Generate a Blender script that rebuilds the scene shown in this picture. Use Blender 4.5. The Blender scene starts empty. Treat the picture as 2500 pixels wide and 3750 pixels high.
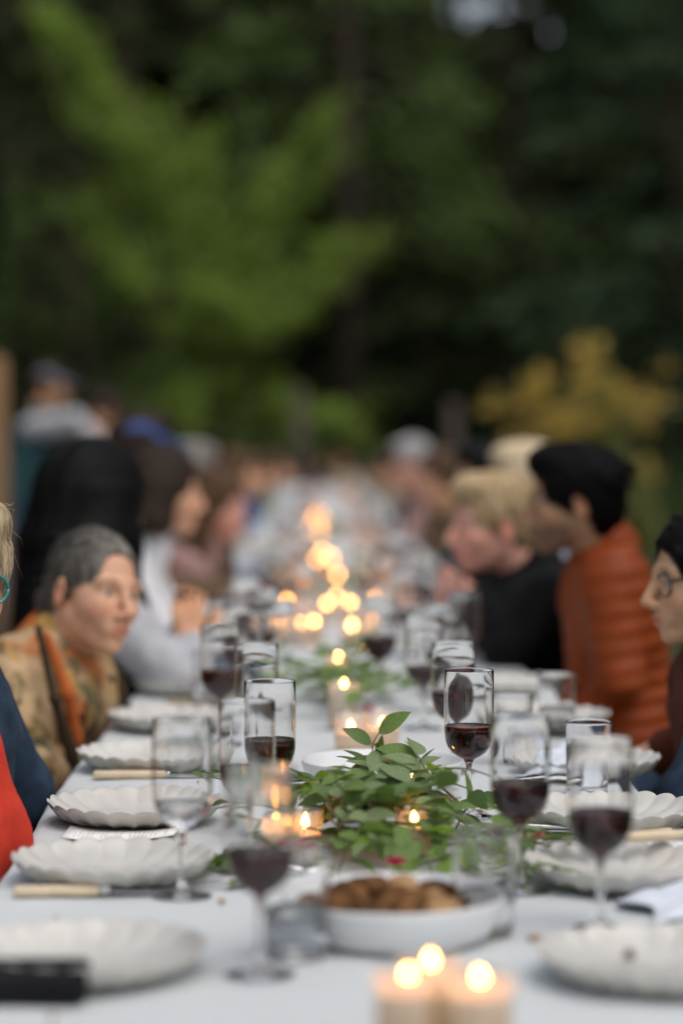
import bpy, math, random, time
import numpy as np
from mathutils import Vector, Matrix, Euler, Quaternion

T0 = time.time()
R = math.radians
sc = bpy.context.scene
col = sc.collection

# ---------------------------------------------------------------- camera
F_PX = 8854.0            # focal length in photograph pixels (85 mm on a 24 mm wide frame)
CAM = Vector((0.0, 0.0, 1.31))
PITCH, YAW = math.atan(276 / F_PX), math.atan(69 / F_PX)
fwd = Vector((math.sin(YAW) * math.cos(PITCH), math.cos(YAW) * math.cos(PITCH), -math.sin(PITCH)))
rgt = fwd.cross(Vector((0, 0, 1))).normalized()
upv = rgt.cross(fwd)
cam_d = bpy.data.cameras.new('camera')
cam = bpy.data.objects.new('camera', cam_d); col.objects.link(cam)
cam.matrix_world = Matrix(((rgt.x, upv.x, -fwd.x, CAM.x), (rgt.y, upv.y, -fwd.y, CAM.y), (rgt.z, upv.z, -fwd.z, CAM.z), (0, 0, 0, 1)))
cam_d.sensor_fit = 'HORIZONTAL'; cam_d.sensor_width = 24.0; cam_d.lens = 85.0
cam_d.clip_start = 0.05; cam_d.clip_end = 600
cam_d.dof.use_dof = True; cam_d.dof.focus_distance = 3.52; cam_d.dof.aperture_fstop = 1.58
cam_d.dof.aperture_blades = 0
sc.camera = cam

# ---------------------------------------------------------------- world and light
SUN_EL, SUN_ROT = R(64), R(138)      # soft evening light falling into the clearing from the open meadow side
w = bpy.data.worlds.new('World'); sc.world = w; w.use_nodes = True
nt = w.node_tree; nt.nodes.clear()
sky = nt.nodes.new('ShaderNodeTexSky'); sky.sky_type = 'NISHITA'; sky.sun_disc = False
sky.sun_elevation = SUN_EL; sky.sun_rotation = SUN_ROT; sky.air_density = 1.0; sky.dust_density = 3.5; sky.ozone_density = 0.6
hs = nt.nodes.new('ShaderNodeHueSaturation'); hs.inputs['Saturation'].default_value = 0.50
bg = nt.nodes.new('ShaderNodeBackground'); bg.inputs['Strength'].default_value = 0.15
wo = nt.nodes.new('ShaderNodeOutputWorld')
nt.links.new(sky.outputs[0], hs.inputs['Color']); nt.links.new(hs.outputs[0], bg.inputs['Color']); nt.links.new(bg.outputs[0], wo.inputs['Surface'])
sd = bpy.data.lights.new('sun', 'SUN'); sd.energy = 0.55; sd.angle = R(60); sd.color = (1.0, 0.93, 0.83)
sun = bpy.data.objects.new('sun', sd); col.objects.link(sun)
sun_dir = Vector((math.cos(SUN_EL) * math.sin(SUN_ROT), math.cos(SUN_EL) * math.cos(SUN_ROT), math.sin(SUN_EL)))
sun.rotation_euler = sun_dir.to_track_quat('Z', 'Y').to_euler(); sun.location = (4, -6, 12)
vs = sc.view_settings
vs.view_transform = 'Standard'; vs.look = 'None'; vs.gamma = 1.0; vs.use_curve_mapping = False
vs.exposure = 0.28
cy = sc.cycles
cy.use_denoising = True; cy.max_bounces = 14; cy.diffuse_bounces = 3; cy.glossy_bounces = 4
cy.transmission_bounces = 14; cy.transparent_max_bounces = 24
cy.sample_clamp_indirect = 4.0; cy.caustics_reflective = False; cy.caustics_refractive = True; cy.blur_glossy = 0.6

def W(x, y, Y):
    """photo pixel -> point on the plane at distance Y down the table"""
    d = fwd + rgt * ((x - 1250) / F_PX) + upv * ((1875 - y) / F_PX)
    return CAM + d * (Y / d.y)
TZ = 0.75
def WT(x, y, z=TZ):
    """photo pixel -> point on the horizontal plane z"""
    d = fwd + rgt * ((x - 1250) / F_PX) + upv * ((1875 - y) / F_PX)
    return CAM + d * ((z - CAM.z) / d.z)

# ---------------------------------------------------------------- helpers
def tag(o, label=None, cat=None, group=None, kind=None):
    if label: o['label'] = label
    if cat: o['category'] = cat
    if group: o['group'] = group
    if kind: o['kind'] = kind
    return o
def empty(name, loc, label=None, cat=None, group=None, rz=0.0):
    o = bpy.data.objects.new(name, None); col.objects.link(o); o.location = loc; o.rotation_euler = (0, 0, rz)
    o.empty_display_size = 0.05
    return tag(o, label, cat, group)
def mesh_np(name, V, Fq, mat, smooth=True, colr=None):
    me = bpy.data.meshes.new(name)
    V = np.asarray(V, dtype=np.float32); n = len(V)
    if isinstance(Fq, np.ndarray):
        m, k = Fq.shape
        me.vertices.add(n); me.vertices.foreach_set('co', V.ravel())
        me.loops.add(m * k); me.loops.foreach_set('vertex_index', Fq.astype(np.int32).ravel())
        me.polygons.add(m); me.polygons.foreach_set('loop_start', np.arange(0, m * k, k, dtype=np.int32))
        me.update(calc_edges=True)
    else:
        me.from_pydata([tuple(map(float, v)) for v in V], [], Fq); me.update()
    if smooth: me.polygons.foreach_set('use_smooth', np.ones(len(me.polygons), dtype=bool))
    if colr is not None:
        a = me.color_attributes.new('tint', 'FLOAT_COLOR', 'POINT')
        a.data.foreach_set('color', np.hstack([colr, np.ones((n, 1))]).astype(np.float32).ravel())
    if mat: me.materials.append(mat)
    return me
def link(name, me, parent=None, loc=None):
    o = bpy.data.objects.new(name, me); col.objects.link(o)
    if parent: o.parent = parent
    if loc is not None: o.location = loc
    return o
class MB:
    """collects vertices and faces"""
    def __init__(s): s.v = []; s.f = []
    def add(s, v, f):
        b = len(s.v); s.v += [tuple(p) for p in v]; s.f += [tuple(i + b for i in q) for q in f]; return s
    def box(s, c, d, rot=None):
        c = Vector(c); q = []
        for sx in (-1, 1):
            for sy in (-1, 1):
                for sz in (-1, 1):
                    p = Vector((sx * d[0] / 2, sy * d[1] / 2, sz * d[2] / 2))
                    if rot is not None: p = rot @ p
                    q.append(c + p)
        return s.add(q, [(0, 1, 3, 2), (4, 6, 7, 5), (0, 4, 5, 1), (2, 3, 7, 6), (0, 2, 6, 4), (1, 5, 7, 3)])
    def lathe(s, prof, n=40, c=(0, 0, 0), fn=None):
        V = []; idx = []
        for (r, z) in prof:
            if r < 1e-6: idx.append([len(V)]); V.append((c[0], c[1], c[2] + z))
            else:
                row = []
                for i in range(n):
                    a = 2 * math.pi * i / n; rr, zz = (r, z) if fn is None else fn(r, z, a)
                    row.append(len(V)); V.append((c[0] + rr * math.cos(a), c[1] + rr * math.sin(a), c[2] + zz))
                idx.append(row)
        Fs = []
        for a, b in zip(idx, idx[1:]):
            for i in range(n):
                j = (i + 1) % n
                if len(a) == 1 and len(b) == 1: continue
                if len(a) == 1: Fs.append((a[0], b[j], b[i]))
                elif len(b) == 1: Fs.append((a[i], a[j], b[0]))
                else: Fs.append((a[i], a[j], b[j], b[i]))
        return s.add(V, Fs)
    def tube(s, pts, rad, n=8, caps=True):
        pts = [Vector(p) for p in pts]; V = []; m = len(pts)
        ref = None
        for i, p in enumerate(pts):
            t = (pts[min(i + 1, m - 1)] - pts[max(i - 1, 0)]).normalized()
            if ref is None: ref = t.orthogonal().normalized()
            ref = (ref - t * ref.dot(t)); ref = ref.normalized() if ref.length > 1e-6 else t.orthogonal().normalized()
            b = t.cross(ref); r = rad[i] if hasattr(rad, '__len__') else rad
            for k in range(n):
                a = 2 * math.pi * k / n; V.append(p + (ref * math.cos(a) + b * math.sin(a)) * r)
        Fs = [(i * n + k, i * n + (k + 1) % n, (i + 1) * n + (k + 1) % n, (i + 1) * n + k) for i in range(m - 1) for k in range(n)]
        if caps: Fs += [tuple(range(n - 1, -1, -1)), tuple((m - 1) * n + k for k in range(n))]
        return s.add(V, Fs)
    def mesh(s, name, mat, smooth=True):
        return mesh_np(name, np.array(s.v, dtype=np.float32), s.f, mat, smooth)
    def build(s, name, mat, parent=None, smooth=True, loc=None):
        return link(name, s.mesh(name, mat, smooth), parent, loc)
def bevel(o, wd=0.004, seg=2):
    m = o.modifiers.new('bevel', 'BEVEL'); m.width = wd; m.segments = seg; m.limit_method = 'ANGLE'; m.angle_limit = R(40); return o
def copy_tree(o, parent=None):
    c = o.copy(); col.objects.link(c); c.parent = parent
    for ch in list(o.children): copy_tree(ch, c)
    return c

# ---------------------------------------------------------------- materials
def pmat(name, color, rough=0.6, var=0.15, scale=30, bump=0.0, bscale=None, metal=0.0, trans=0.0, ior=1.45, coat=0.0, sheen=0.0, spec=.5, col2=None, attr=False, emis=None, estr=0, sss=0.0, stretch=None):
    m = bpy.data.materials.new(name); m.use_nodes = True
    t = m.node_tree; b = t.nodes['Principled BSDF']; L = t.links
    b.inputs['Roughness'].default_value = rough; b.inputs['Metallic'].default_value = metal
    b.inputs['Transmission Weight'].default_value = trans; b.inputs['IOR'].default_value = ior
    b.inputs['Coat Weight'].default_value = coat; b.inputs['Specular IOR Level'].default_value = spec; b.inputs['Sheen Weight'].default_value = sheen
    if sss: b.inputs['Subsurface Weight'].default_value = sss; b.inputs['Subsurface Radius'].default_value = (.012, .005, .003); b.inputs['Subsurface Scale'].default_value = 1.0
    tc = t.nodes.new('ShaderNodeTexCoord'); src = tc.outputs['Object']
    if stretch:
        mp = t.nodes.new('ShaderNodeMapping'); mp.inputs['Scale'].default_value = stretch; L.new(src, mp.inputs[0]); src = mp.outputs[0]
    nz = t.nodes.new('ShaderNodeTexNoise'); nz.inputs['Scale'].default_value = scale; nz.inputs['Detail'].default_value = 5
    L.new(src, nz.inputs['Vector'])
    c = Vector(color[:3]); lo = c * (1 - var); hi = Vector(col2) if col2 else c * (1 + var)
    rp = t.nodes.new('ShaderNodeValToRGB'); rp.color_ramp.elements[0].position = .33; rp.color_ramp.elements[1].position = .67
    rp.color_ramp.elements[0].color = (*lo, 1); rp.color_ramp.elements[1].color = (*hi, 1)
    L.new(nz.outputs['Fac'], rp.inputs[0]); out = rp.outputs[0]
    if attr:
        at = t.nodes.new('ShaderNodeAttribute'); at.attribute_name = 'tint'
        mx = t.nodes.new('ShaderNodeMix'); mx.data_type = 'RGBA'; mx.blend_type = 'MULTIPLY'; mx.inputs['Factor'].default_value = 1
        L.new(out, mx.inputs['A']); L.new(at.outputs['Color'], mx.inputs['B']); out = mx.outputs['Result']
    L.new(out, b.inputs['Base Color'])
    if bump:
        n2 = t.nodes.new('ShaderNodeTexNoise'); n2.inputs['Scale'].default_value = bscale or scale * 4; n2.inputs['Detail'].default_value = 4
        L.new(src, n2.inputs['Vector'])
        bp = t.nodes.new('ShaderNodeBump'); bp.inputs['Strength'].default_value = bump; bp.inputs['Distance'].default_value = 0.004
        L.new(n2.outputs['Fac'], bp.inputs['Height']); L.new(bp.outputs[0], b.inputs['Normal'])
    if emis: b.inputs['Emission Color'].default_value = (*emis, 1); b.inputs['Emission Strength'].default_value = estr
    return m
def shader_mix(name, parts):
    """mix of (node type, colour, weight)"""
    m = bpy.data.materials.new(name); m.use_nodes = True; t = m.node_tree
    t.nodes.remove(t.nodes['Principled BSDF']); out = t.nodes['Material Output']; prev = None; tot = 0
    for typ, c, wt in parts:
        n = t.nodes.new(typ); n.inputs['Color'].default_value = (*c, 1)
        if 'Roughness' in n.inputs and typ == 'ShaderNodeBsdfGlossy': n.inputs['Roughness'].default_value = 0.08
        tot += wt
        if prev is None: prev = n.outputs[0]
        else:
            mx = t.nodes.new('ShaderNodeMixShader'); mx.inputs[0].default_value = wt / tot
            t.links.new(prev, mx.inputs[1]); t.links.new(n.outputs[0], mx.inputs[2]); prev = mx.outputs[0]
    t.links.new(prev, out.inputs['Surface']); return m
def leaf_mat(name, color, trans=0.35, rough=0.45, var=0.3, scale=3):
    m = pmat(name, color, rough + .08, var, scale, spec=.3); t = m.node_tree
    b = t.nodes['Principled BSDF']; out = t.nodes['Material Output']
    tr = t.nodes.new('ShaderNodeBsdfTranslucent'); c = color; tr.inputs['Color'].default_value = (c[0] * 1.3, c[1] * 1.35, c[2] * .7, 1)
    mx = t.nodes.new('ShaderNodeMixShader'); mx.inputs[0].default_value = trans
    t.links.new(b.outputs[0], mx.inputs[1]); t.links.new(tr.outputs[0], mx.inputs[2]); t.links.new(mx.outputs[0], out.inputs['Surface'])
    return m

M = {}
M['cloth'] = pmat('white_linen', (.55, .575, .575), .85, .03, 6, .25, 420, sheen=.1)
M['wood'] = pmat('bench_wood', (.20, .12, .065), .7, .35, 9, .4, 60, stretch=(1, .12, 1))
M['postwood'] = pmat('post_wood', (.22, .125, .055), .8, .35, 5, .5, 40, stretch=(1, 1, .12))
M['greypost'] = pmat('weathered_wood', (.13, .10, .08), .85, .3, 5, .5, 40, stretch=(1, 1, .15))
M['plate'] = pmat('glazed_stoneware', (.54, .52, .475), .28, .10, 14, .06, 60, coat=.3)
M['bowl'] = pmat('grey_white_glaze', (.70, .71, .71), .3, .05, 10, .04, 60, coat=.3)
M['glass'] = pmat('clear_glass', (1, 1, 1), 0.0, 0, 10, trans=1, ior=1.48)
M['wine'] = pmat('red_wine', (.060, .003, .006), 0.0, .02, 10, trans=1, ior=1.345)
M['water'] = pmat('water', (.98, .99, 1), 0.0, 0, 10, trans=1, ior=1.333)
M['ivory'] = pmat('ivory_handle', (.62, .50, .34), .45, .12, 40)
M['steel'] = pmat('steel', (.62, .62, .62), .22, .05, 40, metal=1)
M['wax'] = pmat('cream_wax', (.88, .80, .66), .5, .04, 20, sss=.25)
_t = M['wax'].node_tree; _tr = _t.nodes.new('ShaderNodeBsdfTranslucent'); _tr.inputs['Color'].default_value = (.95, .82, .62, 1); _mx = _t.nodes.new('ShaderNodeMixShader'); _mx.inputs[0].default_value = .5
_t.links.new(_t.nodes['Principled BSDF'].outputs[0], _mx.inputs[1]); _t.links.new(_tr.outputs[0], _mx.inputs[2]); _t.links.new(_mx.outputs[0], _t.nodes['Material Output'].inputs['Surface'])
M['wick'] = pmat('burnt_wick', (.02, .015, .01), .9, .2, 50)
M['frost'] = shader_mix('frosted_glass', [('ShaderNodeBsdfTranslucent', (.97, .92, .85), .65), ('ShaderNodeBsdfTransparent', (1, .98, .95), .3), ('ShaderNodeBsdfGlossy', (1, 1, 1), .10)])
M['cup'] = shader_mix('thin_clear_glass', [('ShaderNodeBsdfTransparent', (.97, .97, .96), .80), ('ShaderNodeBsdfTranslucent', (.9, .85, .8), .10), ('ShaderNodeBsdfGlossy', (1, 1, 1), .10)])
M['flame'] = bpy.data.materials.new('candle_flame'); M['flame'].use_nodes = True
_t = M['flame'].node_tree; _t.nodes.remove(_t.nodes['Principled BSDF'])
_e = _t.nodes.new('ShaderNodeEmission'); _e.inputs['Color'].default_value = (1, .39, .075, 1); _e.inputs['Strength'].default_value = 44
_t.links.new(_e.outputs[0], _t.nodes['Material Output'].inputs['Surface'])
M['card'] = pmat('card_paper', (.80, .79, .76), .8, .03, 60)
M['ink'] = pmat('grey_ink', (.42, .42, .42), .8, .1, 60)
M['phone'] = pmat('black_leather', (.010, .010, .011), .7, .3, 60, .2, spec=.15)
M['food'] = pmat('roasted_brown', (.070, .027, .007), .6, .6, 45, .8, 90, col2=(.20, .085, .022), spec=.25)
M['foodpale'] = pmat('roasted_pale', (.34, .20, .09), .6, .4, 45, .5, 90, spec=.25)
M['napkin'] = pmat('blue_white_napkin', (.62, .66, .72), .9, .05, 30, .3, 200)
M['stem'] = pmat('green_stem', (.14, .16, .06), .6, .25, 40)
M['twig'] = pmat('brown_twig', (.16, .09, .05), .7, .25, 40)
M['leafA'] = leaf_mat('leaf_green', (.145, .23, .062), .3, .42, .3, 20)
M['leafB'] = leaf_mat('leaf_dark', (.10, .165, .052), .25, .40, .3, 20)
M['leafC'] = leaf_mat('leaf_grey_green', (.20, .265, .125), .25, .5, .25, 20)
M['leafD'] = leaf_mat('leaf_lime', (.20, .31, .05), .35, .45, .3, 20)
M['pink'] = leaf_mat('pink_petal', (.62, .22, .26), .3, .6, .25, 60)
M['magenta'] = leaf_mat('magenta_petal', (.50, .045, .12), .25, .6, .3, 60)
M['ground'] = pmat('meadow_ground', (.045, .05, .022), .95, .5, 1.2, .6, 6, col2=(.09, .075, .045))
M['bark'] = pmat('bark', (.075, .052, .038), .95, .45, 4, .8, 14, stretch=(1, 1, .2))
M['tree_lime'] = leaf_mat('tree_lime', (.23, .315, .07), .45, .6, .35, .6)
M['tree_green'] = leaf_mat('tree_green', (.095, .15, .042), .3, .6, .45, .5)
M['tree_mid'] = leaf_mat('tree_mid', (.070, .100, .034), .25, .6, .45, .5)
M['tree_dark'] = leaf_mat('tree_dark', (.040, .048, .020), .2, .7, .5, .5)
M['tree_blue'] = leaf_mat('tree_bluegreen', (.048, .085, .040), .25, .65, .45, .5)
M['yellow'] = leaf_mat('yellow_blossom', (.58, .42, .12), .3, .6, .25, 3)
M['bushleaf'] = leaf_mat('bush_leaf', (.24, .25, .09), .3, .6, .35, 2)

# ================================================================= SETTING
rng = np.random.default_rng(7)
random.seed(7)
def grid_mesh(name, xs, ys, zf, mat):
    X, Yg = np.meshgrid(xs, ys, indexing='ij'); Z = zf(X, Yg)
    V = np.stack([X, Yg, Z], -1).reshape(-1, 3); nx, ny = len(xs), len(ys)
    i, j = np.meshgrid(np.arange(nx - 1), np.arange(ny - 1), indexing='ij'); a = (i * ny + j).ravel()
    return mesh_np(name, V, np.stack([a, a + ny, a + ny + 1, a + 1], -1), mat)
def ground_z(x, y):
    hill = np.clip((y - 36) / 60, 0, 4) ** 1.2 * 4.0
    return hill + 0.05 * np.sin(x * .7 + 1) * np.sin(y * .5) * np.clip((np.abs(x - .04) - 2) / 4 + np.clip((y - 29) / 6, 0, 1), 0, 1)
g = link('ground', grid_mesh('ground', np.linspace(-150, 150, 121), np.linspace(-60, 260, 129), ground_z, M['ground']))
tag(g, 'dim trodden meadow ground under the long table', 'ground', kind='structure')

def leaf_cloud(P, D, ln, wd, mat, name, rs):
    """pointed leaf blades (rhombi) at P along D"""
    n = len(P); D = D / np.linalg.norm(D, axis=1, keepdims=True)
    rv = rs.normal(size=(n, 3)); S = np.cross(D, rv); S /= np.linalg.norm(S, axis=1, keepdims=True)
    ln = np.asarray(ln).reshape(-1, 1); wd = np.asarray(wd).reshape(-1, 1)
    up = np.cross(S, D)
    V = np.stack([P, P + D * ln * .5 + S * wd * .5, P + D * ln + up * ln * -.12, P + D * ln * .5 - S * wd * .5], 1).reshape(-1, 3)
    Fq = np.arange(n * 4).reshape(-1, 4)
    return mesh_np(name, V, Fq, mat, smooth=False)

def conifer(x, y, H, Rc, label, mat, seed, n_limb=80, dens=26, z0=1.2, trunk=.2, droop=.35, size=.28, group='dark conifers of the forest edge', gaps=(), bare=0.0, gap_pad=.30):
    rs = np.random.default_rng(seed); gz = float(ground_z(np.array(x), np.array(y)))
    root = empty('conifer_tree', (x, y, gz), label, 'tree', group)
    tb = MB()
    tb.tube([(0.0, 0, -.3), (.02, 0, H * .3), (-.03, .03, H * .65), (0, 0, H)], [trunk, trunk * .8, trunk * .45, .02], 10)
    Ps, Ds = [], []
    for i in range(n_limb):
        u = (i + rs.random()) / n_limb; z = z0 + (H - z0) * u
        L = Rc * (1 - u) ** .75 * (0.55 + .6 * rs.random()) + .25
        az = rs.random() * 2 * math.pi; d = np.array([math.cos(az), math.sin(az), 0])
        pts = []
        for t in np.linspace(0, 1, 6):
            pts.append(np.array([0, 0, z]) + d * L * t + np.array([0, 0, 1]) * L * (.22 * t - droop * t * t))
        if i % 2 == 0: tb.tube(pts, [trunk * .22 * (1 - u) + .02, .03, .022, .016, .012, .006], 5, caps=False)
        n = int(L * dens) + 4; t = bare + (1 - bare) * rs.random(n) ** .75
        side = rs.normal(size=n) * .28 * L * (1 - .55 * t)
        perp = np.array([-d[1], d[0], 0])
        p = np.array([0, 0, z]) + d * (L * t)[:, None] + perp * side[:, None]
        p[:, 2] += L * (.22 * t - droop * t * t) - np.abs(side) * .25 + rs.normal(size=n) * .07
        dd = d * .8 + perp * (np.sign(side) * .5)[:, None] + rs.normal(size=(n, 3)) * .3; dd[:, 2] -= .35
        Ps.append(p); Ds.append(dd)
    P = np.vstack(Ps); D = np.vstack(Ds)
    keep = np.ones(len(P), bool)
    for (gx, gz_, gr) in gaps:
        keep &= ((P[:, 0] + x - gx) ** 2 + (P[:, 2] + gz - gz_) ** 2) > (gr + size * gap_pad) ** 2
    P, D = P[keep], D[keep]; n = len(P)
    tb.build('trunk', M['bark'], root)
    link('crown', leaf_cloud(P, D, size * (.6 + .8 * rs.random(n)), size * .42 * (.6 + .8 * rs.random(n)), mat, 'crown', rs), root)
    return root

# gaps high in the forest edge through which the pale sky shows
def gap_at(px, py, Y, r): p = W(px, py, Y); return (p.x, p.z, r)
def gaps_for(Y):
    return [gap_at(1690, 10, Y, .0105 * Y), gap_at(1845, 0, Y, .0070 * Y), gap_at(1990, 140, Y, .0060 * Y), gap_at(1990, 5, Y, .003 * Y)]
# ascending-limbed bright broadleaf tree in front of the dark wall
def broadleaf(Y, limbs, label, mat, seed, base_px, n_leaf=900, size=.13, spread=.42, trunk=.09):
    rs = np.random.default_rng(seed)
    b = W(base_px, 1850, Y); gz = float(ground_z(np.array(b.x), np.array(Y)))
    root = empty('broadleaf_tree', (b.x, Y, gz), label, 'tree', 'bright green trees before the forest')
    tb = MB(); Ps, Ds = [], []; o = np.array((b.x, Y, gz))
    for li, (pts, wgt) in enumerate(limbs):
        q = [np.array(W(px, py, Y + dy)) - o for px, py, dy in pts]
        r0 = trunk if li == 0 else trunk * .45
        tb.tube(q, list(np.linspace(r0, .012, len(q))), 7, caps=False)
        seg = np.array(q); n = int(n_leaf * wgt)
        ncl = max(4, int(n / 110)); tt = (.12 + .88 * rs.random(ncl)) * (len(seg) - 1); k = np.minimum(tt.astype(int), len(seg) - 2); fr = (tt - k)[:, None]
        if li == 0: tt = tt
        tan = seg[k + 1] - seg[k]; tan /= np.linalg.norm(tan, axis=1, keepdims=True)
        C = seg[k] * (1 - fr) + seg[k + 1] * fr + rs.normal(size=(ncl, 3)) * spread; tan = tan + rs.normal(size=(ncl, 3)) * .35
        cl = rs.integers(0, ncl, n); P = C[cl] + tan[cl] * (rs.normal(size=(n, 1)) * .26) + rs.normal(size=(n, 3)) * .08
        D = rs.normal(size=(n, 3)); D[:, 2] -= .5
        Ps.append(P); Ds.append(D)
    P = np.vstack(Ps); D = np.vstack(Ds); n = len(P)
    P[:, 2] = np.maximum(P[:, 2], .15)
    tb.build('trunk', M['bark'], root)
    link('crown', leaf_cloud(P, D, size * (.6 + .8 * rs.random(n)), size * .55 * (.6 + .8 * rs.random(n)), mat, 'crown', rs), root)
    return root

broadleaf(31.5, [
    ([(800, 1800, 0), (820, 1400, 0), (790, 1000, .2), (740, 700, 0), (620, 480, -.3)], 1.3),
    ([(800, 1120, 0), (640, 800, -.4), (500, 560, -.6), (380, 380, -.8), (200, 140, -.9)], 1.3),
    ([(810, 1250, 0), (950, 900, .3), (1080, 650, .3), (1200, 430, .2)], 1.1),
    ([(815, 1350, 0), (600, 1120, -.5), (420, 960, -.7), (330, 780, -.8)], .9),
    ([(815, 1400, 0), (930, 1180, -.4), (1000, 1100, -.5), (1330, 940, -.3)], .8),
    ([(810, 1500, 0), (760, 1440, -.6), (680, 1480, -.8), (640, 1540, -.8)], .55),
    ([(815, 1500, 0), (1020, 1480, -.4), (1180, 1560, -.5), (1260, 1580, -.5)], .6),
    ([(800, 1300, 0), (820, 1150, -.5), (700, 1080, -.9)], .6),
    ([(760, 800, 0), (700, 600, -.2), (560, 640, -.4)], .6),
], 'lime green broadleaf tree with forked rising limbs at the meadow edge', M['tree_lime'], 3, 800, n_leaf=1700, spread=.14)
broadleaf(35, [
    ([(330, 1800, 0), (320, 1300, 0), (250, 900, 0), (200, 700, 0)], 1.0),
    ([(320, 1350, 0), (480, 1100, -.3), (560, 850, -.4)], .8),
    ([(320, 1300, 0), (120, 1050, -.3), (60, 800, -.4)], .8),
    ([(330, 1450, 0), (560, 1350, -.3), (700, 1250, -.4)], .6),
], 'mid green sapling standing beside the lime green tree', M['tree_green'], 5, 330, n_leaf=700, spread=.25)

CON = [  # x, y, H, R, material, limbs, density, size, extra
    (.42, 38, 17, 3.0, 'tree_green', 90, 20, .27, 'conifer with a bare grey brown trunk and green boughs', dict(trunk=.17, z0=4.2, bare=.25)),
    (-3.2, 40, 18, 3.6, 'tree_mid', 110, 30, .30, 'tall drooping conifer rising behind the mid green sapling', {}),
    (-6.6, 38, 19, 3.8, 'tree_dark', 100, 30, .32, 'nearly black conifer behind the wooden post', {}),
    (3.2, 41, 17, 3.4, 'tree_mid', 110, 26, .30, 'drooping conifer with mid green boughs above the yellow bush', dict(trunk=.09)),
    (5.6, 38.5, 18, 3.2, 'tree_blue', 110, 28, .30, 'blue green conifer behind the yellow bush', dict(trunk=.09)),
    (1.9, 45, 20, 3.4, 'tree_dark', 110, 30, .34, 'dark slender conifer deep behind the bare trunked one', {}),
]
for i, (x, y, H, Rc, mt, nl, dn, sz, lab, kw) in enumerate(CON):
    conifer(x, y, H, Rc, lab, M[mt], 20 + i, nl, dn, size=sz, gaps=gaps_for(y), **kw)
back = [(-11, 47), (-7.8, 51), (-4.6, 48), (-1.6, 50), (1.2, 52), (4.4, 49), (7.4, 47), (10.8, 50), (-9.5, 57), (-5.8, 58), (-2.6, 57), (.2, 60), (3.2, 58), (6.4, 57), (9.6, 59), (13.5, 52), (-14, 52), (-11, 66), (-7, 68), (-3.5, 67), (-.5, 69), (2.5, 67), (5.5, 69), (8.5, 67), (12, 68)]
for i, (x, y) in enumerate(back):
    conifer(x, y, 21 + 4 * random.random(), 4.3, 'dark conifer deep in the forest behind the clearing', M['tree_dark'], 60 + i, 140, 32, size=.48, z0=.4, gaps=gaps_for(y), group='dark conifers deep in the forest')

for i, (x, y) in enumerate([(-13.5, 13), (-12.5, 19), (-13, 26), (-12, 32), (12.5, 13), (13, 19), (12.5, 26), (13, 33)]):  # out-of-view trees added to shut off low sky, so light comes from above
    conifer(x, y, 15 + 4 * random.random(), 3.8, 'unseen dark conifer added beside the meadow to block low sky light', M['tree_dark'], 160 + i, 90, 14, size=.7, z0=.4, group='unseen conifers added to block low sky light')
# yellow flowering bush
def yellow_bush():
    Y = 19.0; c = W(2110, 1700, Y); rs = np.random.default_rng(4)
    root = empty('flowering_bush', (c.x, Y, 0), 'broad bush covered in orange yellow blossom beyond the seated guests', 'bush')
    n = 9000; v = rs.normal(size=(n, 3)); v /= np.linalg.norm(v, axis=1, keepdims=True); r = rs.random(n) ** .4
    P = v * r[:, None] * np.array([.72, .6, .95]); P[:, 2] += .95
    lump = .75 + .25 * np.sin(P[:, 0] * 7 + 1) * np.sin(P[:, 2] * 6) ; P[:, :2] *= lump[:, None]; P[:, 2] = np.clip(P[:, 2] * (.86 + .14 * np.sin(P[:, 0] * 6 + .5)), .05, None)
    D = v + rs.normal(size=(n, 3)) * .5
    tb = MB()
    for k in range(9):
        a = k * .7; tb.tube([(0, 0, -.05), (.15 * math.cos(a), .15 * math.sin(a), .5), (.45 * math.cos(a), .4 * math.sin(a), 1.3)], [.025, .018, .006], 6)
    tb.build('stem', M['bark'], root)
    link('foliage', leaf_cloud(P, D, .07 + .05 * rs.random(n), .035 + .02 * rs.random(n), M['bushleaf'], 'foliage', rs), root)
    C = []
    for (px, py, k) in [(1965, 1400, 8), (2010, 1530, 9), (1930, 1490, 6), (2140, 1410, 9), (2180, 1340, 7), (2150, 1270, 4), (2230, 1420, 5), (2360, 1500, 6), (1830, 1480, 4), (2100, 1540, 5), (2210, 1540, 4), (1920, 1590, 4), (2060, 1610, 4), (2300, 1420, 3), (2330, 1680, 2), (2430, 1430, 2)]:
        b = np.array(W(px, py, Y - .45)) - np.array((c.x, Y, 0))
        for j in range(k): C.append(b + rs.normal(size=3) * np.array([.07, .12, .07]))
    C = np.array(C); m = 16; P = np.repeat(C, m, 0) + rs.normal(size=(len(C) * m, 3)) * .025; D = rs.normal(size=P.shape); D[:, 1] -= .6
    link('blossom', leaf_cloud(P, D, np.full(len(P), .055), np.full(len(P), .04), M['yellow'], 'blossom', rs), root)
yellow_bush()
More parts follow.
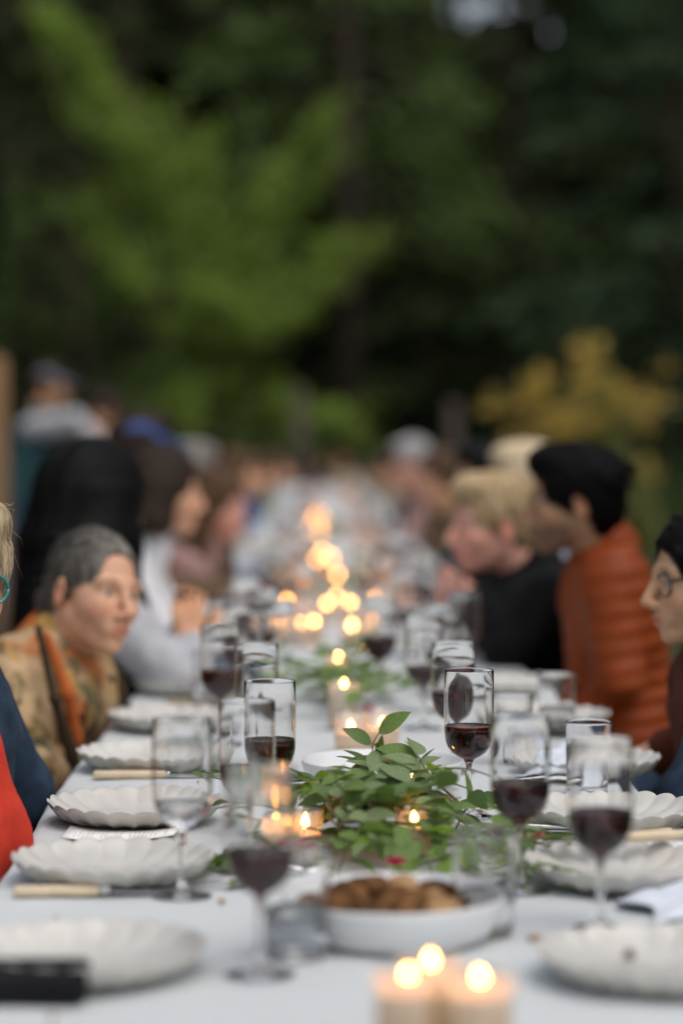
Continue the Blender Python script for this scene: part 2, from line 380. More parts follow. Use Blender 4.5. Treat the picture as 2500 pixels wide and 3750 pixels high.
# low undergrowth along the forest edge
rs = np.random.default_rng(9); n = 26000
P = np.stack([rs.uniform(-10, 11, n), rs.uniform(31.5, 44, n), np.zeros(n)], -1); P[:, 2] = ground_z(P[:, 0], P[:, 1]) + rs.random(n) ** 2 * (.5 + .5 * np.sin(P[:, 0] * 1.3) ** 2)
D = rs.normal(size=(n, 3)) * .6; D[:, 2] += .8
u = link('undergrowth', leaf_cloud(P, D, .2 + .25 * rs.random(n), .06 + .06 * rs.random(n), M['tree_mid'], 'undergrowth', rs)); tag(u, 'dim ferns and brush along the foot of the forest', 'undergrowth', kind='stuff')
n = 60000
P = np.stack([rs.uniform(-7, 7, n), rs.uniform(1, 32, n), np.zeros(n)], -1); P = P[(np.abs(P[:, 0] - .04) > 1.2) | (P[:, 1] > 28)]; n = len(P); P[:, 2] = ground_z(P[:, 0], P[:, 1])
D = rs.normal(size=(n, 3)) * .35; D[:, 2] = 1
u = link('grass', leaf_cloud(P, D, .07 + .1 * rs.random(n), .012 + .01 * rs.random(n), M['tree_mid'], 'grass', rs)); tag(u, 'short meadow grass around the long table', 'grass', kind='stuff')

# posts
def post(p, wd, h, mat, label, cat='post'):
    b = MB(); k = 9
    for i in range(k): pass
    root = empty('wooden_post', p, label, cat)
    b.tube([(0, 0, -.3), (.003, 0, h * .5), (0, .002, h * .985), (0, 0, h)], [wd / 2, wd / 2 * .98, wd / 2 * .95, wd / 2 * .8], 14)
    b.build('shaft', mat, root)
    c = MB(); c.lathe([(0, .012), (wd * .36, .010), (wd * .4, .0)], 14, (0, 0, h - .002)); c.build('end_grain', mat, root)
pl = W(60, 1599, 12.5); post((pl.x - .17, 12.5, 0), .26, 1.72, M['postwood'], 'thick tan timber post beside the standing servers')
p1 = W(1098, 1700, 30); post((p1.x, 30, 0), .17, 1.95 - .05, M['greypost'], 'weathered grey brown post behind the far end of the table, under the lime tree')
p1 = W(1658, 1700, 29); post((p1.x, 29, 0), .16, 1.72, M['greypost'], 'weathered grey brown post behind the far end of the table, near the yellow bush')

# ================================================================= TABLE
XL, XR, Y0, Y1 = -.412, .492, 1.15, 27.0
tbl = empty('banquet_table', ((XL + XR) / 2, 14, 0), 'very long trestle table running the length of the clearing under a white cloth', 'table')
for k in range(11):
    b = MB().box((0, -12.8 + 2.34 * k + 1.17, TZ - .03), (XR - XL - .03, 2.32, .03)); bevel(b.build('board', M['wood'], tbl, False))
for k in range(12):
    yy = -12.7 + k * 2.31
    for s in (-1, 1): MB().box((s * .33, yy, .355), (.06, .06, .71)).build('leg', M['wood'], tbl, False)
def cloth():
    ys = np.concatenate([np.arange(Y0, 8, .02), np.arange(8, Y1 + .01, .12)]); hw = (XR - XL) / 2; cx = (XL + XR) / 2
    prof = [(-hw - .03, -.30), (-hw - .022, -.2), (-hw - .012, -.1), (-hw - .007, -.03), (-hw - .004, -.010), (-hw + .003, -.002), (-hw + .012, 0)]
    xs = np.linspace(-hw + .03, hw - .03, 38)
    prof = prof + [(x, 0) for x in xs] + [(-a, b) for a, b in reversed(prof)]
    A = np.array(prof); V = np.zeros((len(A), len(ys), 3))
    V[:, :, 0] = A[:, 0:1] + cx; V[:, :, 1] = ys[None]; V[:, :, 2] = TZ + A[:, 1:2]
    drop = np.clip(-A[:, 1:2] / .3, 0, 1); sg = np.sign(A[:, 0:1])
    V[:, :, 0] += sg * drop * (.03 + .028 * np.sin(ys[None] * 17 + 2 * np.sin(ys[None] * 2.3)) + .012 * np.sin(ys[None] * 41))
    V[:, :, 0] += sg * (np.abs(A[:, 0:1]) > hw - .02) * (.006 * np.sin(ys[None] * 1.9) + .003 * np.sin(ys[None] * 5.3))
    top = 1 - np.clip(drop * 8, 0, 1)
    for y_ in np.arange(1.6, 27, 1.18): V[:, :, 2] += top * .0022 * np.exp(-((ys[None] - y_ - .01 * np.sin(A[:, 0:1] * 9)) / .014) ** 2)
    V[:, :, 2] += top * (.0016 * np.exp(-((A[:, 0:1] - .012 * np.sin(ys[None] * 1.3)) / .016) ** 2) + .0014 * np.exp(-((A[:, 0:1] - .26) / .02) ** 2))
    V[:, :, 2] += top * (.0007 * np.sin(ys[None] * 9 + A[:, 0:1] * 14) * np.sin(A[:, 0:1] * 23 + ys[None] * 3) + .0006 * np.sin(A[:, 0:1] * 40 + 3 * np.sin(ys[None] * 2)))
    nx, ny = len(A), len(ys); i, j = np.meshgrid(np.arange(nx - 1), np.arange(ny - 1), indexing='ij'); a = (i * ny + j).ravel()
    o = link('tablecloth', mesh_np('tablecloth', V.reshape(-1, 3), np.stack([a, a + ny, a + ny + 1, a + 1], -1), M['cloth']))
    m = o.modifiers.new('thickness', 'SOLIDIFY'); m.thickness = .0015; m.offset = -1
    tag(o, 'white linen tablecloth covering the whole long table', 'tablecloth')
cloth()
for s, xs_ in ((-1, XL - .42), (1, XR + .44)):
    for k in range(6):
        yc = 4.3 + k * 4.2
        r = empty('bench', (xs_, yc, 0), 'plain brown wooden bench under the guests of the side with the timber post' if s < 0 else 'plain brown wooden bench under the guests of the side with the yellow bush', 'bench', 'benches along the table')
        bevel(MB().box((-.085, 0, .435), (.16, 4.1, .035)).build('plank', M['wood'], r, False)); bevel(MB().box((.085, 0, .435), (.16, 4.1, .035)).build('plank', M['wood'], r, False))
        for q in (-1.6, 0, 1.6): bevel(MB().box((0, q, .208), (.3, .05, .415)).build('leg', M['wood'], r, False))

# ================================================================= TABLEWARE
def glass_profile():
    out = [(0, 0), (.034, 0), (.0358, .0006), (.036, .0016), (.030, .0028), (.018, .0048), (.009, .0085), (.0052, .014), (.0040, .024), (.0036, .045), (.0037, .068), (.0050, .079), (.0088, .0855), (.017, .0895), (.0252, .0955), (.0313, .104), (.0348, .115), (.0362, .127), (.0365, .142), (.0365, .18), (.0363, .2155), (.0361, .2163), (.0357, .2165)]
    inn = [(.0353, .2161), (.0351, .2150), (.0355, .18), (.0355, .142), (.0352, .1275), (.0338, .116), (.0303, .1055), (.0244, .0975), (.0163, .0920), (.0075, .0898), (0, .0893)]
    return out, inn
def wine_profile(lv):
    _, inn = glass_profile(); pts = [(r, z) for r, z in reversed(inn) if z < lv - .001]
    # radius at level
    rr = [p for p in inn]; rl = .0355
    for (r1, z1), (r2, z2) in zip(inn, inn[1:]):
        if z2 <= lv <= z1: rl = r2 + (r1 - r2) * (lv - z2) / max(1e-6, z1 - z2); break
    e = .00035
    return [(max(0, r + e if r > 0 else 0), z - (e if r < .03 else 0)) for r, z in pts] + [(rl + e, lv + .0012), (rl - .0012, lv + .0002), (rl - .004, lv), (0, lv)]
GM = {}
def glass_mesh(n):
    if n not in GM:
        o, i = glass_profile(); GM[n] = MB().lathe(o + i, n).mesh('wine_glass', M['glass'])
    return GM[n]
WM = {}
def wine_mesh(lv, n, mat):
    k = (round(lv, 3), n, mat)
    if k not in WM: WM[k] = MB().lathe(wine_profile(lv), n).mesh('wine', M[mat])
    return WM[k]
FARG = 'wine glasses crowded further down the table'
def wine_glass(px, Y, label, lv=.133, group='wine glasses', kind='wine'):
    x = (px - 1181) * Y / F_PX; n = 56 if Y < 5 else 28
    r = empty('wine_glass', (x, Y, TZ + .002), label, 'wine glass', group, rz=random.random() * 6)
    link('bowl_and_stem', glass_mesh(n), r)
    if lv: link('wine' if kind == 'wine' else 'water', wine_mesh(lv, n, kind), r)
    return r
wine_glass(1718, 3.53, 'sharp red wine glass behind the leafy pile, a third full', .1335)
wine_glass(987, 3.375, 'red wine glass beside the leafy pile, its rim overlapping another behind', .134)
wine_glass(903, 3.12, 'blurred red wine glass standing among other glasses near the menu card', .130)
wine_glass(950, 2.49, 'large blurred red wine glass beside the bowl of roasted mushrooms', .129)
wine_glass(665, 2.92, 'stemmed glass of clear water between the plates and the menu card', .112, kind='water')
wine_glass(1907, 2.95, 'red wine glass beside the pink flowers at the end of the leafy pile', .134)
wine_glass(2203, 2.72, 'red wine glass standing between two fluted plates and the white napkin', .134)
wine_glass(806, 4.38, 'red wine glass before the hands of the guest in grey sleeves', .133)
wine_glass(938, 3.98, 'red wine glass with little left, behind the pair of overlapping glasses', .112)
wine_glass(1660, 4.0, 'red wine glass seen through the sharp wine glass', .134)
wine_glass(1552, 4.6, 'faint wine glass near the second leafy runner', .118)
wine_glass(1388, 5.1, 'red wine glass standing behind the second leafy runner', .133)
for (px, Y, lv) in [(1010, 5.0, .0), (1620, 4.9, .12), (880, 5.0, .12), (1700, 5.3, .115), (900, 5.8, .12), (1010, 7.0, .125), (1420, 6.8, 0), (1490, 7.6, .12), (1040, 8.6, .12), (1400, 9.2, .125), (1080, 10.5, 0), (1370, 11.5, .12), (1060, 13, .12), (1350, 14.5, .12), (1100, 16, .12), (1310, 18, .12), (1640, 5.9, .12), (1480, 6.1, .115), (960, 5.4, .12), (1110, 6.4, 0), (1330, 7.4, .12), (970, 7.6, .12), (1560, 6.9, .12), (1130, 9.3, .12), (1450, 8.3, .12), (1300, 10.4, 0), (1020, 11.4, .12), (1420, 12.6, .12)]:
    wine_glass(px, Y, 'small blurred wine glass far along the candlelit table', lv, FARG)
def tumbler_mesh(n):
    k = ('t', n)
    if k not in GM:
        GM[k] = MB().lathe([(0, .0015), (.026, .001), (.0305, 0), (.0325, .0012), (.0335, .004), (.0345, .03), (.0362, .112), (.0362, .1143), (.0356, .115), (.0349, .1143), (.0347, .112), (.0331, .03), (.032, .011), (.030, .0085), (0, .008)], n).mesh('tumbler', M['glass'])
    return GM[k]
def tumbler(px, Y, label, lv=.06, group='water tumblers'):
    x = (px - 1181) * Y / F_PX; n = 52 if Y < 5 else 26
    r = empty('tumbler', (x, Y, TZ + .002), label, 'glass', group, rz=random.random() * 6); link('glass_wall', tumbler_mesh(n), r)
    if lv:
        rl = .0331 + (.0347 - .0331) * (lv - .03) / .082
        k = ('tw', round(lv, 3), n)
        if k not in GM: GM[k] = MB().lathe([(0, .0077), (.0303, .0082), (.0324, .0108), (.0334, .03), (rl + .0003, lv + .001), (rl - .003, lv), (0, lv)], n).mesh('water', M['water'])
        link('water', GM[k], r)
    return r
tumbler(1775, 2.70, 'short water tumbler between the mushroom bowl and the napkin', .045)
tumbler(1085, 2.58, 'short water tumbler touching the mushroom bowl', .05)
tumbler(1876, 4.12, 'water tumbler behind the sharp wine glass', .06)
tumbler(2160, 3.75, 'water tumbler behind the fluted plate and crossed cutlery', .075)
tumbler(2040, 4.5, 'water tumbler beside the rumpled napkin near the orange jacket', .05)
tumbler(770, 5.0, 'water tumbler near the elbow of the guest in grey sleeves', .05)
for (px, Y) in [(1590, 5.2), (940, 6.2), (1520, 7.0), (1000, 8.0), (1450, 10), (1110, 12), (1340, 13)]:
    tumbler(px, Y, 'small blurred tumbler far along the candlelit table', .06, 'tumblers further down the table')

# fluted plates
def plate_mesh(n_l=22, sub=8):
    n = n_l * sub; Rr = .136
    def fn(r, z, a):
        t = max(0.0, min(1.0, (r - .075) / (Rr - .075)))
        s = abs(math.sin(a * n_l / 2)) ** .8
        return r * (1 + .022 * (s - .5) * t), z * 1.12 + .0058 * (s - .6) * min(1, 1.4 * t)
    prof = [(0, .006), (.06, .006), (.082, .0075), (.1, .011), (.118, .017), (.130, .0248), (.136, .0300), (.1382, .0302), (.1382, .0290), (.134, .0225), (.124, .0125), (.108, .0052), (.090, .0015), (.078, .0006), (.066, 0), (.062, .002), (0, .0022)]
    return MB().lathe(list(reversed(prof)), n, (0, 0, 0), fn).mesh('plate', M['plate'])
PM = plate_mesh(); PF = plate_mesh(20, 4)
def plate(px, py, label, group='fluted plates', s=.92, far=False):
    p = WT(px, py, TZ + .026)
    o = link('plate', PF if far else PM, None, (p.x, p.y, TZ + .002)); o.rotation_euler.z = random.random() * 6; o.scale = (s, s, s)
    return tag(o, label, 'plate', group)
plate(310, 3480, 'fluted white plate beside the black leather case')
plate(415, 3150, 'fluted white plate between the menu card and an ivory handled knife')
plate(496, 2945, 'fluted white plate tinged pink by the red scarf beside it')
plate(560, 2760, 'fluted white plate just in front of the floral jacket elbow')
plate(640, 2622, 'fluted white plate before the guest in floral jacket, with a wooden spoon behind')
plate(2420, 3500, 'fluted white plate with a dark berry left on it')
plate(2290, 3165, 'fluted white plate with a knife laid across its rim')
plate(2240, 2962, 'fluted white plate beside the crossed fork and ivory knife')
plate(2140, 2780, 'fluted white plate behind the tumbler on the side of the orange jacket', s=.9)
for px, py in [(700, 2500), (1990, 2620), (780, 2390), (840, 2300), (1890, 2500), (1730, 2270), (880, 2180), (1560, 2180), (930, 2080), (1480, 2080), (980, 1990), (1440, 2000)]:
    plate(px, py, 'small blurred white plate further along the table', 'plates further down the table', far=True)

# cutlery
def knife(px1, py1, px2, py2, label, z=0.0, handle_first=True):
    a = WT(px1, py1); b = WT(px2, py2); d = (b - a); L = .225; u = d.normalized()
    r = empty('table_knife', (a.x, a.y, TZ + .002 + z), label, 'knife', 'ivory handled knives', rz=math.atan2(u.y, u.x))
    h = MB().box((.052, 0, .0065), (.104, .019, .0125)); bevel(h.build('handle', M['ivory'], r), .0045, 3)
    k = MB().box((.110, 0, .0065), (.014, .012, .010)); bevel(k.build('bolster', M['steel'], r), .002)
    k = MB().add([(.117, -.006, .004), (.20, -.009, .003), (.222, .002, .003), (.216, .008, .003), (.117, .006, .004), (.117, -.006, .0062), (.20, -.009, .0045), (.222, .002, .0042), (.216, .008, .0048), (.117, .006, .0062)],
                 [(4, 3, 2, 1, 0), (5, 6, 7, 8, 9), (0, 1, 6, 5), (1, 2, 7, 6), (2, 3, 8, 7), (3, 4, 9, 8), (4, 0, 5, 9)])
    k.build('blade', M['steel'], r, False); return r
knife(50, 3290, 400, 3286, 'ivory handled knife in front of the plate next to the menu card')
knife(340, 2857, 700, 2853, 'ivory handled knife between two plates near the floral jacket')
knife(2462, 3072, 2150, 3062, 'ivory handled knife lying behind the menu card, crossed by a fork')
knife(2560, 3180, 2100, 3200, 'ivory handled knife resting across a fluted plate', z=.036)
knife(245, 3584, -150, 3590, 'ivory handled knife half hidden by the black leather case')
def fork(px, py, ang, label):
    p = WT(px, py); r = empty('fork', (p.x, p.y, TZ + .003), label, 'fork', 'forks', rz=ang)
    MB().tube([(0, 0, .004), (.05, 0, .008), (.10, 0, .010), (.13, 0, .006), (.145, 0, .002)], [.0045, .0035, .0028, .003, .006], 8).build('handle', M['steel'], r)
    for k in range(4):
        y = (k - 1.5) * .0052; MB().tube([(.143, y * .6, .002), (.155, y, .001), (.175, y, .003), (.192, y, .009)], [.0022, .0018, .0016, .0008], 6).build('tine', M['steel'], r)
fork(2200, 3062, math.pi * .97, 'steel fork curving up beside the pink flower and plate')
fork(1830, 2890, math.pi * .1, 'steel fork partly hidden behind the red wine glass')
fork(700, 3260, .1, 'steel fork beside the foot of the water glass')
def spoon(p, rz, label):
    r = empty('wooden_spoon', (p.x, p.y, TZ + .002), label, 'spoon', rz=rz)
    MB().tube([(0, 0, .006), (.1, 0, .007), (.19, 0, .006)], [.006, .005, .007], 8).build('handle', M['ivory'], r)
    b = MB(); b.lathe([(0, .002), (.012, .0025), (.021, .007), (.024, .012), (.022, .012), (.011, .006), (0, .005)], 20, (.21, 0, 0)); b.build('spoon_bowl', M['ivory'], r)
spoon(WT(610, 2585), .05, 'pale wooden spoon lying behind the plate of the floral jacket guest')
def bread(px, py, label):
    p = WT(px, py); r = empty('serving_board', (p.x, p.y, TZ + .002), label, 'board', rz=.05)
    bevel(MB().box((0, 0, .01), (.26, .12, .02)).build('board', M['ivory'], r), .006); MB().tube([(.12, 0, .01), (.2, 0, .01)], [.014, .012], 8).build('handle', M['ivory'], r)
bread(860, 2150, 'small tan wooden serving board far along the table')

# menu cards
def menu_card(px, py, L, Wd, rz, label, seed):
    p = WT(px, py); r = empty('menu_card', (p.x, p.y, TZ + .003), label, 'menu card', 'menu cards', rz=rz)
    n = 10; V = []; 
    for i in range(n + 1):
        x = -L / 2 + L * i / n; z = .0008 + .010 * max(0, abs(i / n - .5) * 2 - .3) ** 2
        for y in (-Wd / 2, Wd / 2): V.append((x, y, z + (.004 if y < 0 else 0) * (i / n)))
    o = MB().add(V, [(2 * i, 2 * i + 2, 2 * i + 3, 2 * i + 1) for i in range(n)]).build('card', M['card'], r)
    s = o.modifiers.new('thickness', 'SOLIDIFY'); s.thickness = .0006; s.offset = -1
    rs_ = random.Random(seed); b = MB(); c = -L / 2 + .014
    while c < L / 2 - .015:
        y = -Wd / 2 + .012 + rs_.random() * .006; e = Wd / 2 - .012 - rs_.random() * .045
        i = (c + L / 2) / L; z = .0008 + .010 * max(0, abs(i - .5) * 2 - .3) ** 2
        while y < e:
            wl = .004 + rs_.random() * .009; y2 = min(e, y + wl)
            zz = z + .0004 + .004 * i * (1 - (y + Wd / 2) / Wd)
            b.add([(c, y, zz), (c + .0010, y, zz), (c + .0010, y2, zz), (c, y2, zz)], [(0, 1, 2, 3)]); y = y2 + .0022
        c += .0058 if rs_.random() > .18 else .014
    b.build('print', M['ink'], r, False)
menu_card(445, 3068, .155, .10, -.02, 'white printed menu card lying in front of a fluted plate by the red scarf', 1)
menu_card(2310, 3110, .20, .09, .03, 'white printed menu card between two fluted plates and an ivory knife', 2)

# serving bowls
def bowl(x, y, rad, h, label, n=64):
    r = empty('serving_bowl', (x, y, TZ + .002), label, 'bowl')
    s = rad
    MB().lathe([(0, .006), (s * .7, .006), (s * .84, .012), (s * .93, h * .55), (s * .985, h - .002), (s * .995, h), (s, h - .001), (s, h - .005), (s * .955, h * .5), (s * .88, .008), (s * .78, 0), (s * .7, 0), (s * .68, .002), (0, .002)][::-1], n).build('dish', M['bowl'], r); return r
NB = (.078, 2.68); FB = (.093, 3.76)
bowl(NB[0], NB[1], .125, .05, 'pale grey serving bowl of roasted mushrooms before the leafy pile')
bowl(FB[0], FB[1], .126, .055, 'pale grey serving bowl of roasted food behind the leafy pile')
def lumpy(r0, seed, sq=(1, 1, .8)):
    rs = np.random.default_rng(seed); nu, nv = 16, 11; V = [(0, 0, -1.0)]
    ph = rs.random((6, 3)) * 6; fr = rs.normal(size=(6, 3)) * 2.2
    def disp(v): return 1 + .13 * sum(math.sin(float(np.dot(fr[k], v) * 1.0 + ph[k, 0])) for k in range(6)) / 1.6
    pts = []
    for j in range(1, nv):
        t = math.pi * j / nv
        for i in range(nu): a = 2 * math.pi * i / nu; pts.append(np.array([math.sin(t) * math.cos(a), math.sin(t) * math.sin(a), -math.cos(t)]))
    V = [np.array([0, 0, -1.])] + pts + [np.array([0, 0, 1.])]
    V = [v * disp(v) * r0 * np.array(sq) for v in V]
    Fs = [(0, 1 + (i + 1) % nu, 1 + i) for i in range(nu)]
    for j in range(nv - 2):
        for i in range(nu): a = 1 + j * nu; Fs.append((a + i, a + (i + 1) % nu, a + nu + (i + 1) % nu, a + nu + i))
    l = len(V) - 1; Fs += [(l, l - nu + i, l - nu + (i + 1) % nu) for i in range(nu)]
    return MB().add(V, Fs)
for bi, (bx, by, cnt, rmax, grp) in enumerate([(NB[0], NB[1], 22, .088, 'roasted pieces in the bowl before the leafy pile'), (FB[0] + .01, FB[1], 9, .05, 'roasted pieces in the bowl behind the leafy pile')]):
    rs = np.random.default_rng(30 + bi)
    for k in range(cnt):
        a = k * 2.4; rr = rmax * math.sqrt((k + .3) / cnt); sz = .016 + .011 * rs.random()
        zz = TZ + .012 + sz * .7 + (1 - rr / rmax) * .022
        o = lumpy(sz, 100 * bi + k, (1.15, .95, .8)).build('roasted_piece', M['foodpale'] if k % 5 == 3 else M['food'], None, True, (bx + rr * math.cos(a) * 1.0 - .01, by + rr * math.sin(a), zz))
        o.rotation_euler = (rs.random() * .8, rs.random() * .8, rs.random() * 6)
        tag(o, ('lumpy roasted mushroom piece in the bowl before the leafy pile' if bi == 0 else 'lumpy browned roast piece in the bowl behind the leafy pile'), 'food', grp)
o = lumpy(.007, 900).build('berry', M['wine'] if False else pmat('dark_berry', (.06, .012, .02), .35, .2, 60), None, True, tuple(WT(2305, 3500, TZ + .02)))
tag(o, 'small dark berry left on a fluted plate', 'berry')
o = lumpy(.006, 901, (1.3, 1, .6)).build('bread_crumb', M['foodpale'], None, True, tuple(WT(1955, 3432, TZ + .005))); tag(o, 'tan crumb lying alone on the white cloth', 'crumb')

rc = random.Random(5)
for k in range(14):
    o = lumpy(.0025 + .002 * rc.random(), 910 + k, (1.3, 1, .7)).build('bread_crumb', M['foodpale'], None, True, (rc.uniform(-.36, .44), rc.uniform(2.3, 3.9), TZ + .004)); o.rotation_euler.z = rc.random() * 6
    tag(o, 'tiny crumb scattered among the plates on the white cloth', 'crumb', 'crumbs scattered on the cloth')
# black leather case
p = WT(10, 3660); r = empty('leather_case', (p.x, p.y, TZ + .002), 'black leather case at the table edge in front of a fluted plate', 'case', rz=.02)
bevel(MB().box((0, 0, .016), (.17, .085, .03)).build('cover', M['phone'], r), .006, 3)
bevel(MB().box((.0, -.0435, .016), (.15, .003, .003)).build('zip', M['phone'], r), .001)
# crumpled napkin
def napkin(p, sx, sy, h, label, seed, rz):
    rs = np.random.default_rng(seed); n = 34; u = np.linspace(-1, 1, n)
    U, Vv = np.meshgrid(u, u, indexing='ij'); Z = np.zeros_like(U)
    for k in range(7):
        a = rs.random() * 6.28; f = 2.5 + rs.random() * 5; Z += np.abs(np.sin((U * math.cos(a) + Vv * math.sin(a)) * f + rs.random() * 6)) ** .6 * .2
    Z = (Z * np.clip(1.15 - (U ** 2 + Vv ** 2) * .8, .1, 1)); Z = Z / Z.max() * h
    P = np.stack([U * sx * (1 + .1 * np.sin(Vv * 5)), Vv * sy * (1 + .12 * np.sin(U * 4)), Z + .0015], -1).reshape(-1, 3)
    i, j = np.meshgrid(np.arange(n - 1), np.arange(n - 1), indexing='ij'); a = (i * n + j).ravel()
    o = link('cloth_napkin', mesh_np('cloth_napkin', P, np.stack([a, a + n, a + n + 1, a + 1], -1), M['napkin']), None, (p.x, p.y, TZ + .002)); o.rotation_euler.z = rz
    m = o.modifiers.new('thickness', 'SOLIDIFY'); m.thickness = .001
    tag(o, label, 'napkin')
napkin(WT(2610, 3330), .10, .07, .035, 'crumpled pale blue napkin beside the plate with the dark berry', 2, .3)
napkin(WT(2120, 2850), .09, .08, .055, 'crumpled pale napkin among the tumblers near the orange jacket', 3, 1)

# candles
def flame_mesh():
    k = 'flame'
    if k not in GM: GM[k] = MB().lathe([(0, 0), (.0026, .001), (.0048, .004), (.0052, .007), (.0040, .012), (.0018, .016), (0, .019)], 14).mesh('flame', M['flame'])
    return GM[k]
def votive(x, y, label, rad=.031, h=.07, wax=.038, frosted=True, group='lit votive candles'):
    n = 36 if y < 5 else 20
    r = empty('votive_candle', (x, y, TZ + .002), label, 'candle', group)
    k = ('v', rad, h, n, frosted)
    if k not in GM: GM[k] = MB().lathe([(0, .001), (rad * .85, .001), (rad * .93, 0), (rad * .97, .004), (rad, h), (rad - .0008, h + .0006), (rad - .0016, h), (rad - .0028, .006), (0, .006)], n).mesh('cup', M['frost' if frosted else 'cup'])
    link('cup', GM[k], r)
    k = ('x', rad, wax, n)
    if k not in GM: GM[k] = MB().lathe([(0, .0065), (rad - .0035, .0066), (rad - .0032, wax), (rad - .006, wax - .0012), (rad * .4, wax - .003), (0, wax - .0035)], n).mesh('wax', M['wax'])
    link('wax', GM[k], r)
    MB().tube([(0, 0, wax - .006), (.0006, 0, wax + .002), (.0012, 0, wax + .007)], .0009, 6).build('wick', M['wick'], r)
    f = link('flame', flame_mesh(), r, (.001, 0, wax + .005)); f.scale = (.74, .74, random.uniform(.66, .9)) if y < 2.5 else (1, 1, random.uniform(.8, 1.2)); f.rotation_euler = (random.uniform(-.1, .1), random.uniform(-.1, .1), 0)
    return r
def vot_flame(px, py, Y, label, wax=.038, **kw):
    """place a candle so that its flame stands at the pixel"""
    p = W(px, py, Y); votive(p.x, Y, label, wax=wax, **kw)
# near trio: flame height above cloth ~0.06 -> distance from the ray
def trio(px, py, label, wax=.045, **kw):
    p = WT(px, py, TZ + wax + .017); votive(p.x, p.y, label, wax=wax, **kw)
trio(1490, 3560, 'frosted votive candle of the close trio, beside the mushroom bowl front', .078, rad=.028, h=.094)
trio(1572, 3515, 'frosted votive candle of the close trio, standing behind the other two', .078, rad=.028, h=.094)
trio(1755, 3572, 'frosted votive candle of the close trio, standing apart from its pair', .078, rad=.028, h=.094)
trio(1112, 3008, 'clear glass votive with candle beside the magenta flower', .030, rad=.026, h=.06, frosted=False)
trio(1030, 3000, 'frosted votive candle beside the clear one at the leafy pile', .040, rad=.026, h=.06)
trio(1515, 2985, 'clear votive candle glowing inside the leafy pile', .040, rad=.026, h=.064, frosted=False)
trio(1507, 2843, 'votive candle hidden behind the leafy pile, its flame by a leaf', .044, rad=.026, h=.062, frosted=False)
trio(1285, 2652, 'clear votive candle behind the far serving bowl', .035, frosted=False)
trio(1400, 2640, 'clear votive candle behind the upright leafy sprig', .035, frosted=False)
for px, py in [(1257, 2497), (1237, 2402)]:
    trio(px, py, 'votive candle burning in the second leafy runner', .075, h=.09, frosted=False, group='candles of the second runner')
for px, py in [(1148, 2272), (1287, 2290), (1195, 2208), (1282, 2203), (1378, 2185), (1345, 2262), (1035, 2265), (1110, 2120), (1045, 2100), (1235, 2105), (1135, 2032), (1180, 2025), (1160, 2045), (1105, 2275), (1230, 2180), (1330, 2120), (1200, 2080), (1120, 2010), (1210, 2040), (1155, 1985), (1170, 1950), (1140, 1925), (1185, 1905), (1050, 2200), (1300, 2010), (1150, 1905), (1165, 1885), (1160, 1930), (1142, 1868)]:
    trio(px, py, 'small glowing votive candle far along the table', .045, frosted=False, group='candles far along the table')

# ================================================================= FOLIAGE ON THE TABLE
def leaf_shape(name, mat, wid=.46, fold=.10, curl=.12):
    V = []; n = 8
    for i in range(n + 1):
        t = i / n; wv = wid * .5 * (math.sin(math.pi * t ** .82) ** .85) * (1 if 0 < i < n else 0) + (.012 if i == 0 else 0)
        z = -curl * (t - .25) ** 2
        V += [(t, -wv, z + fold * wv), (t, 0, z - .004), (t, wv, z + fold * wv)]
    Fs = []
    for i in range(n):
        a = 3 * i; Fs += [(a, a + 3, a + 4, a + 1), (a + 1, a + 4, a + 5, a + 2)]
    me = MB().add(V, Fs).mesh(name, mat); return me
LEAF = [leaf_shape('leaf', M[m], wd, fo, cu) for m, wd, fo, cu in [('leafA', .46, .25, .2), ('leafB', .50, .2, .3), ('leafC', .52, .3, .15), ('leafD', .36, .25, .35), ('leafA', .55, .1, .4), ('leafB', .42, .35, .1)]]
def put_leaf(parent, o, base, tip, kind, twist, wscale=1.0):
    d = Vector(tip) - Vector(base); L = d.length; x = d.normalized()
    ref = Vector((0, 0, 1)) if abs(x.z) < .9 else Vector((0, -1, 0))
    y = ref.cross(x).normalized(); z = x.cross(y)
    rot = Matrix((x, y, z)).transposed().to_quaternion() @ Quaternion((1, 0, 0), twist)
    l = link('leaf', LEAF[kind % len(LEAF)], parent, Vector(base) - o); l.rotation_mode = 'QUATERNION'; l.rotation_quaternion = rot; l.scale = (L, L * wscale, L)
    return l
